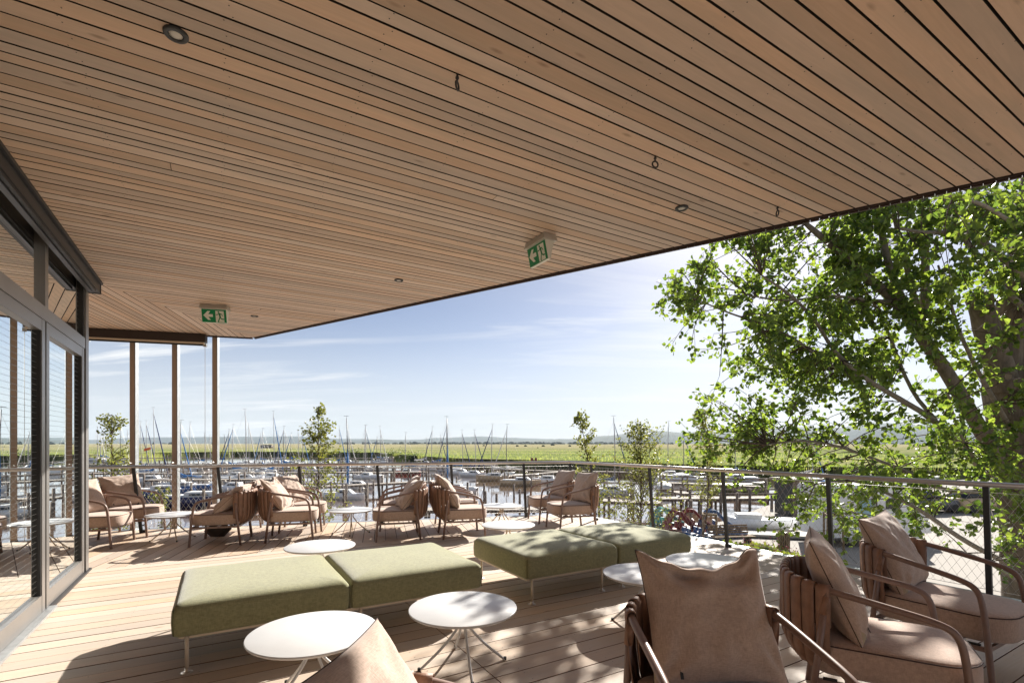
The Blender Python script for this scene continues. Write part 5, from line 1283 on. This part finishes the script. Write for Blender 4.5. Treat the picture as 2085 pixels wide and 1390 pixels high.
# ------------------------------------------------------------------ things on the quay
def pedal_boat(px, py, rz, m, mh, lab, big=1.0, arch=True):
    big *= .74; p = ground_pt(px, py, ZG); o = empty('pedal_boat', p, rad(rz)); o.scale = (big, big, big); tag(o, label=lab, cat='pedal boat', group='pedal boats with slides on the quay')
    for e in (-1, 1):
        rings = []
        for i in range(9):
            t_ = i/8; x = -1.7+3.4*t_; w = .28*(1-.6*abs(2*t_-1)**3); z0 = .02+.25*max(0, t_-.7); h = .42+.18*max(0, t_-.6)
            rings.append([V(x, e*.55-w, z0), V(x, e*.55+w, z0), V(x, e*.55+w*.9, h), V(x, e*.55-w*.9, h)])
        MB().loft(rings).build('float', mh, o)
    mb = MB(); mb.box((-.1,0,.44), (2.4,.9,.10)); mb.build('deck_tray', mh, o)
    for e in (-1, 1):
        for x in (.35, -.55):
            mb = MB(); mb.box((x, e*.33, .56), (.42,.44,.14)); mb.box((x-.24, e*.33, .78), (.09,.44,.42)); mb.build('seat', mh, o)
    if arch:
        mb = MB(); pts = []
        path = smooth_path([(-.95,0,.5),(-.75,0,1.15),(-.35,0,1.62),(.15,0,1.60),(.55,0,1.15),(1.0,0,.72),(1.7,0,.45)], 2)
        for e in (-1, 1):
            rows = []
            for q in path: rows.append(q)
        vs = []; 
        for q in path: vs += [q+V(0,-.34,.16), q+V(0,-.31,0), q+V(0,-.20,-.05), q+V(0,.20,-.05), q+V(0,.31,0), q+V(0,.34,.16), q+V(0,.36,.14), q+V(0,.30,-.09), q+V(0,-.30,-.09), q+V(0,-.36,.14)]
        n_ = 10; fs = [(i*n_+k, i*n_+(k+1) % n_, (i+1)*n_+(k+1) % n_, (i+1)*n_+k) for i in range(len(path)-1) for k in range(n_)]
        mb.add(vs, fs, True); mb.build('slide', m, o)
        for e in (-1, 1): mb = MB(); mb.tube([(-.95,e*.28,.45),(-.45,e*.30,1.55)], .03, 6); mb.build('ladder_rail', m, o)
    return o
pedal_boat(1352,1082,25,M_teal,M_teal,'turquoise pedal boat with slide behind the bushy young birch')
pedal_boat(1380,1092,15,M_red,M_red,'dark red pedal boat with slide, left one of the two red ones')
pedal_boat(1408,1086,-12,M_red,M_red,'dark red pedal boat with high arched slide beside the blue one')
pedal_boat(1452,1088,-8,M_bluep,M_bluep,'blue pedal boat with arched slide left of the railing post')
pedal_boat(1418,1101,10,M_bluep,M_bluep,'flat blue pedal boat without slide in front of the others',.9,False)
pedal_boat(1478,1093,20,M_bluep,M_bluep,'low blue pedal boat without slide behind the railing post',.8,False)
def guard(px, py, lab, h=1.35, w=.72, rz=10):
    o = empty('tree_guard', ground_pt(px, py, ZG), rad(rz)); tag(o, label=lab, cat='tree guard', group='wooden tree guards')
    for x, y in ((-w/2,-.1),(w/2,-.1),(0,.5)): mb = MB(); mb.tube([(x,y,0),(x*.9,y,h)], .045, 7); mb.build('stake', M_cutw, o)
    for a, b in (((-w/2,-.1),(w/2,-.1)), ((w/2,-.1),(0,.5)), ((0,.5),(-w/2,-.1))):
        mb = MB(); mb.bar(V(a[0],a[1],h-.05), V(b[0],b[1],h-.05), .03, .10); mb.build('top_rail', M_cutw, o)
guard(1443,1104,'wooden tree guard in front of the blue pedal boats'); guard(1697,1128,'wooden tree guard behind the railing near the white camper', 1.7, .8)
o = empty('slatted_bench', ground_pt(1497,1113,ZG), rad(5)); tag(o, label='low pale slatted wooden bench at the end of the quay behind the railing post', cat='bench')
for k in range(5): mb = MB(); mb.box((0, k*.11, .45+(.0)), (1.9,.08,.04)); mb.build('slat', M_cutw, o)
for k in range(4): mb = MB(); mb.box((0, .58+.04*k, .55+.10*k), (1.9,.03,.08)); mb.build('back_slat', M_cutw, o)
for x in (-.75,.75): mb = MB(); mb.box((x,.3,.22), (.06,.55,.42)); mb.build('leg', M_zinc, o)
o = empty('litter_bin', ground_pt(1596,1118,ZG)); tag(o, label='small cylindrical litter bin clad in wooden slats on the quay', cat='litter bin')
mb = MB(); mb.lathe((0,0,0), [(.20,.05),(.20,.75)], 16); mb.build('liner', M_zinc, o)
for k in range(16): a = 2*math.pi*k/16; mb = MB(); mb.box((.225*math.cos(a), .225*math.sin(a), .42), (.06,.03,.74), Matrix.Rotation(a+math.pi/2,3,'Z')); mb.build('slat', M_cutw, o)
# white camper van on the quay
cv = empty('camper_van', ground_pt(1765,1112,ZG)+V(.6,1.2,0), rad(12)); tag(cv, label='white camper van with pale blue side decal parked behind the poplar branches', cat='camper van')
def rbx(x0, x1, w, z0, z1, r=.12, m=M_hull, name='body', par=cv, sl=0):
    rings = []
    for x in (x0, x1):
        rings.append([V(x-(sl*(z-z0)/(z1-z0) if x == x1 else 0), y, z) for y, z in ((-w,z0),(w,z0),(w,z1-r),(w-r,z1),(-w+r,z1),(-w,z1-r))])
    return MB().loft(rings, smooth=False).build(name, m, par)
rbx(-2.6, 1.5, 1.05, .45, 2.75); rbx(1.5, 2.9, .98, .45, 1.55, .1, M_hull, 'bonnet', cv, .25)
mb = MB(); mb.add([V(1.52,-.95,1.5),V(2.3,-.92,1.5),V(1.52,-.95,2.25)], [(0,1,2)]); mb.build('cab_window', M_win, cv)
mb = MB(); mb.box((-.9,-1.056,1.75), (.95,.02,.8)); mb.build('blue_decal', mat('pale blue decal', (.30,.50,.60), .4), cv)
mb = MB(); mb.box((.6,-1.056,1.9), (.8,.02,.5)); mb.build('side_window', M_win, cv)
for x in (-1.6, 2.0):
    for e in (-1, 1):
        wv = MB(); wv.tube([(x,e*.78,.34),(x,e*1.02,.34)], .34, 18); w_ = wv.build('wheel', M_blk, cv); mb = MB(); mb.tube([(x,e*1.0,.34),(x,e*1.03,.34)], .19, 14); mb.build('rim', M_galv, w_)
# dark shed and trailered white dinghy near the water
sd = empty('dark_shed', ground_pt(1640,1052,ZG)+V(0,1.0,0), rad(8)); tag(sd, label='small dark wooden kiosk behind the branches left of the camper van', cat='kiosk')
for k in range(14): mb = MB(); mb.box((0,-.9,.1+.16*k), (1.9,.04,.145)); mb.build('wall_board', M_pile, sd)
mb = MB(); mb.box((0,0,1.15), (1.86,1.7,2.2)); mb.build('body', M_zinc, sd); mb = MB(); mb.box((0,0,2.36), (2.3,2.2,.08)); mb.build('roof', M_jet, sd)
dg = empty('dinghy', ground_pt(1560,1079,ZG)+V(0,0,.15), rad(-14)); tag(dg, label='white dinghy with dark outboard cover lying on the quay slab', cat='dinghy')
D = boat_meshes((3.8,'w'), 3.8, 1.5, M_hull); link('hull', D['hull'], dg); link('outboard_motor', D['motor'], dg); mb = MB(); mb.box((0,0,.44),(1.0,1.1,.06)); mb.build('thwart', M_deckw, dg)
mb = MB(); mb.box((-.9,0,.55),(1.2,.9,.34)); mb.build('tarpaulin', M_canvw, dg)
mb = MB(); mb.box((0,0,.12), (9.5,1.3,.12), Matrix.Rotation(rad(-14),3,'Z')); o = mb.build('slipway_slab', mat('pale concrete', (.42,.41,.39), .9, noise=.2, nscale=2), None, ground_pt(1600,1093,ZG)); tag(o, label='long pale concrete slab at the waterline beside the pedal boats', cat='slab')
def car(px, py, rz, m, lab):
    o = empty('parked_car', ground_pt(px, py, ZG), rad(rz)); tag(o, label=lab, cat='car', group='cars parked behind the poplar')
    rings = []
    for x, h0, h1, w in ((-2.1,.4,.8,.78),(-1.9,.25,.95,.86),(-1.0,.22,.98,.88),(.6,.22,.95,.88),(1.6,.25,.85,.86),(2.1,.35,.62,.74)): rings.append([V(x,-w,h0),V(x,w,h0),V(x,w*.98,h1*.8),V(x,w*.86,h1),V(x,-w*.86,h1),V(x,-w*.98,h1*.8)])
    MB().loft(rings).build('body', m, o)
    rings = []
    for x, h, w in ((-1.7,.95,.74),(-1.2,1.38,.62),(.2,1.42,.62),(1.0,.95,.74)): rings.append([V(x,-w,.9),V(x,w,.9),V(x,w*.9,h),V(x,-w*.9,h)])
    MB().loft(rings).build('glasshouse', M_win, o)
    for x in (-1.35,1.35):
        for e in (-1,1): mb = MB(); mb.tube([(x,e*.7,.31),(x,e*.88,.31)], .31, 16); mb.build('wheel', M_blk, o)
car(1885,1042,8,M_mastd,'dark car parked behind the poplar foliage on the right'); car(1985,1040,12,M_hullt,'tan car parked next to the dark car beside the poplar trunk'); car(1820,1018,-10,M_hull,'white car farther back behind the poplar branches')
# flowers and grass strip at the foot of the terrace
fl_ = MB(); rg = random.Random(9); fA, fB = ground_pt(1535,1126,ZG), ground_pt(2000,1300,ZG)
GL = []; PLs = []
for _ in range(5200):
    t_ = rg.random(); q = fA.lerp(fB, t_)+V(rg.gauss(0,.55), rg.gauss(.9,.55), 0); h = rg.uniform(.15,.55); GL.append((V(q.x,q.y,ZG), (V(rg.uniform(-.4,.4), rg.uniform(-.4,.4), 1)).normalized(), rnd_unit(rg), h*.55))
    if rg.random() < .10: PLs.append((V(q.x,q.y,ZG+h), rnd_unit(rg), rnd_unit(rg), .06))
def fixn(L_): return [(p, a, (n_-a*n_.dot(a)).normalized(), s_) for p, a, n_, s_ in L_]
gm = leaves_mesh('flower_bed', fixn(GL), leaf_mat('herb leaf', (.08,.11,.02), (.17,.19,.05), (2.4,2.4,1.2), .4)); tag(link('flower_bed', gm), kind='stuff')
pm_ = leaves_mesh('pink_blossom', fixn(PLs), mat('pink blossom', (.62,.12,.20), .6)); tag(link('pink_blossom', pm_), kind='stuff')
lw_ = sheet('lawn_strip', [xy(fA+V(-.8,.2,0)), xy(fB+V(0,-.4,0)), xy(fB+V(.6,2.0,0)), xy(fA+V(0,2.0,0))], ZG+.006, mat('sparse lawn', (.11,.13,.045), 1, noise=.5, nscale=30, coords='Generated'))
# ------------------------------------------------------------------ haze
hz = MB(); hz.box((0, 2900, 90), (19000, 7600, 190)); o = hz.build('haze', None); hm = bpy.data.materials.new('thin summer haze'); hm.use_nodes = True
t = hm.node_tree; t.nodes.clear(); pv = N(t, 'ShaderNodeVolumePrincipled'); pv.inputs['Density'].default_value = .00007; pv.inputs['Color'].default_value = (.72,.86,1,1); pv.inputs['Anisotropy'].default_value = 0
ou = N(t, 'ShaderNodeOutputMaterial'); t.links.new(pv.outputs[0], ou.inputs['Volume']); o.data.materials.append(hm); tag(o, kind='stuff')
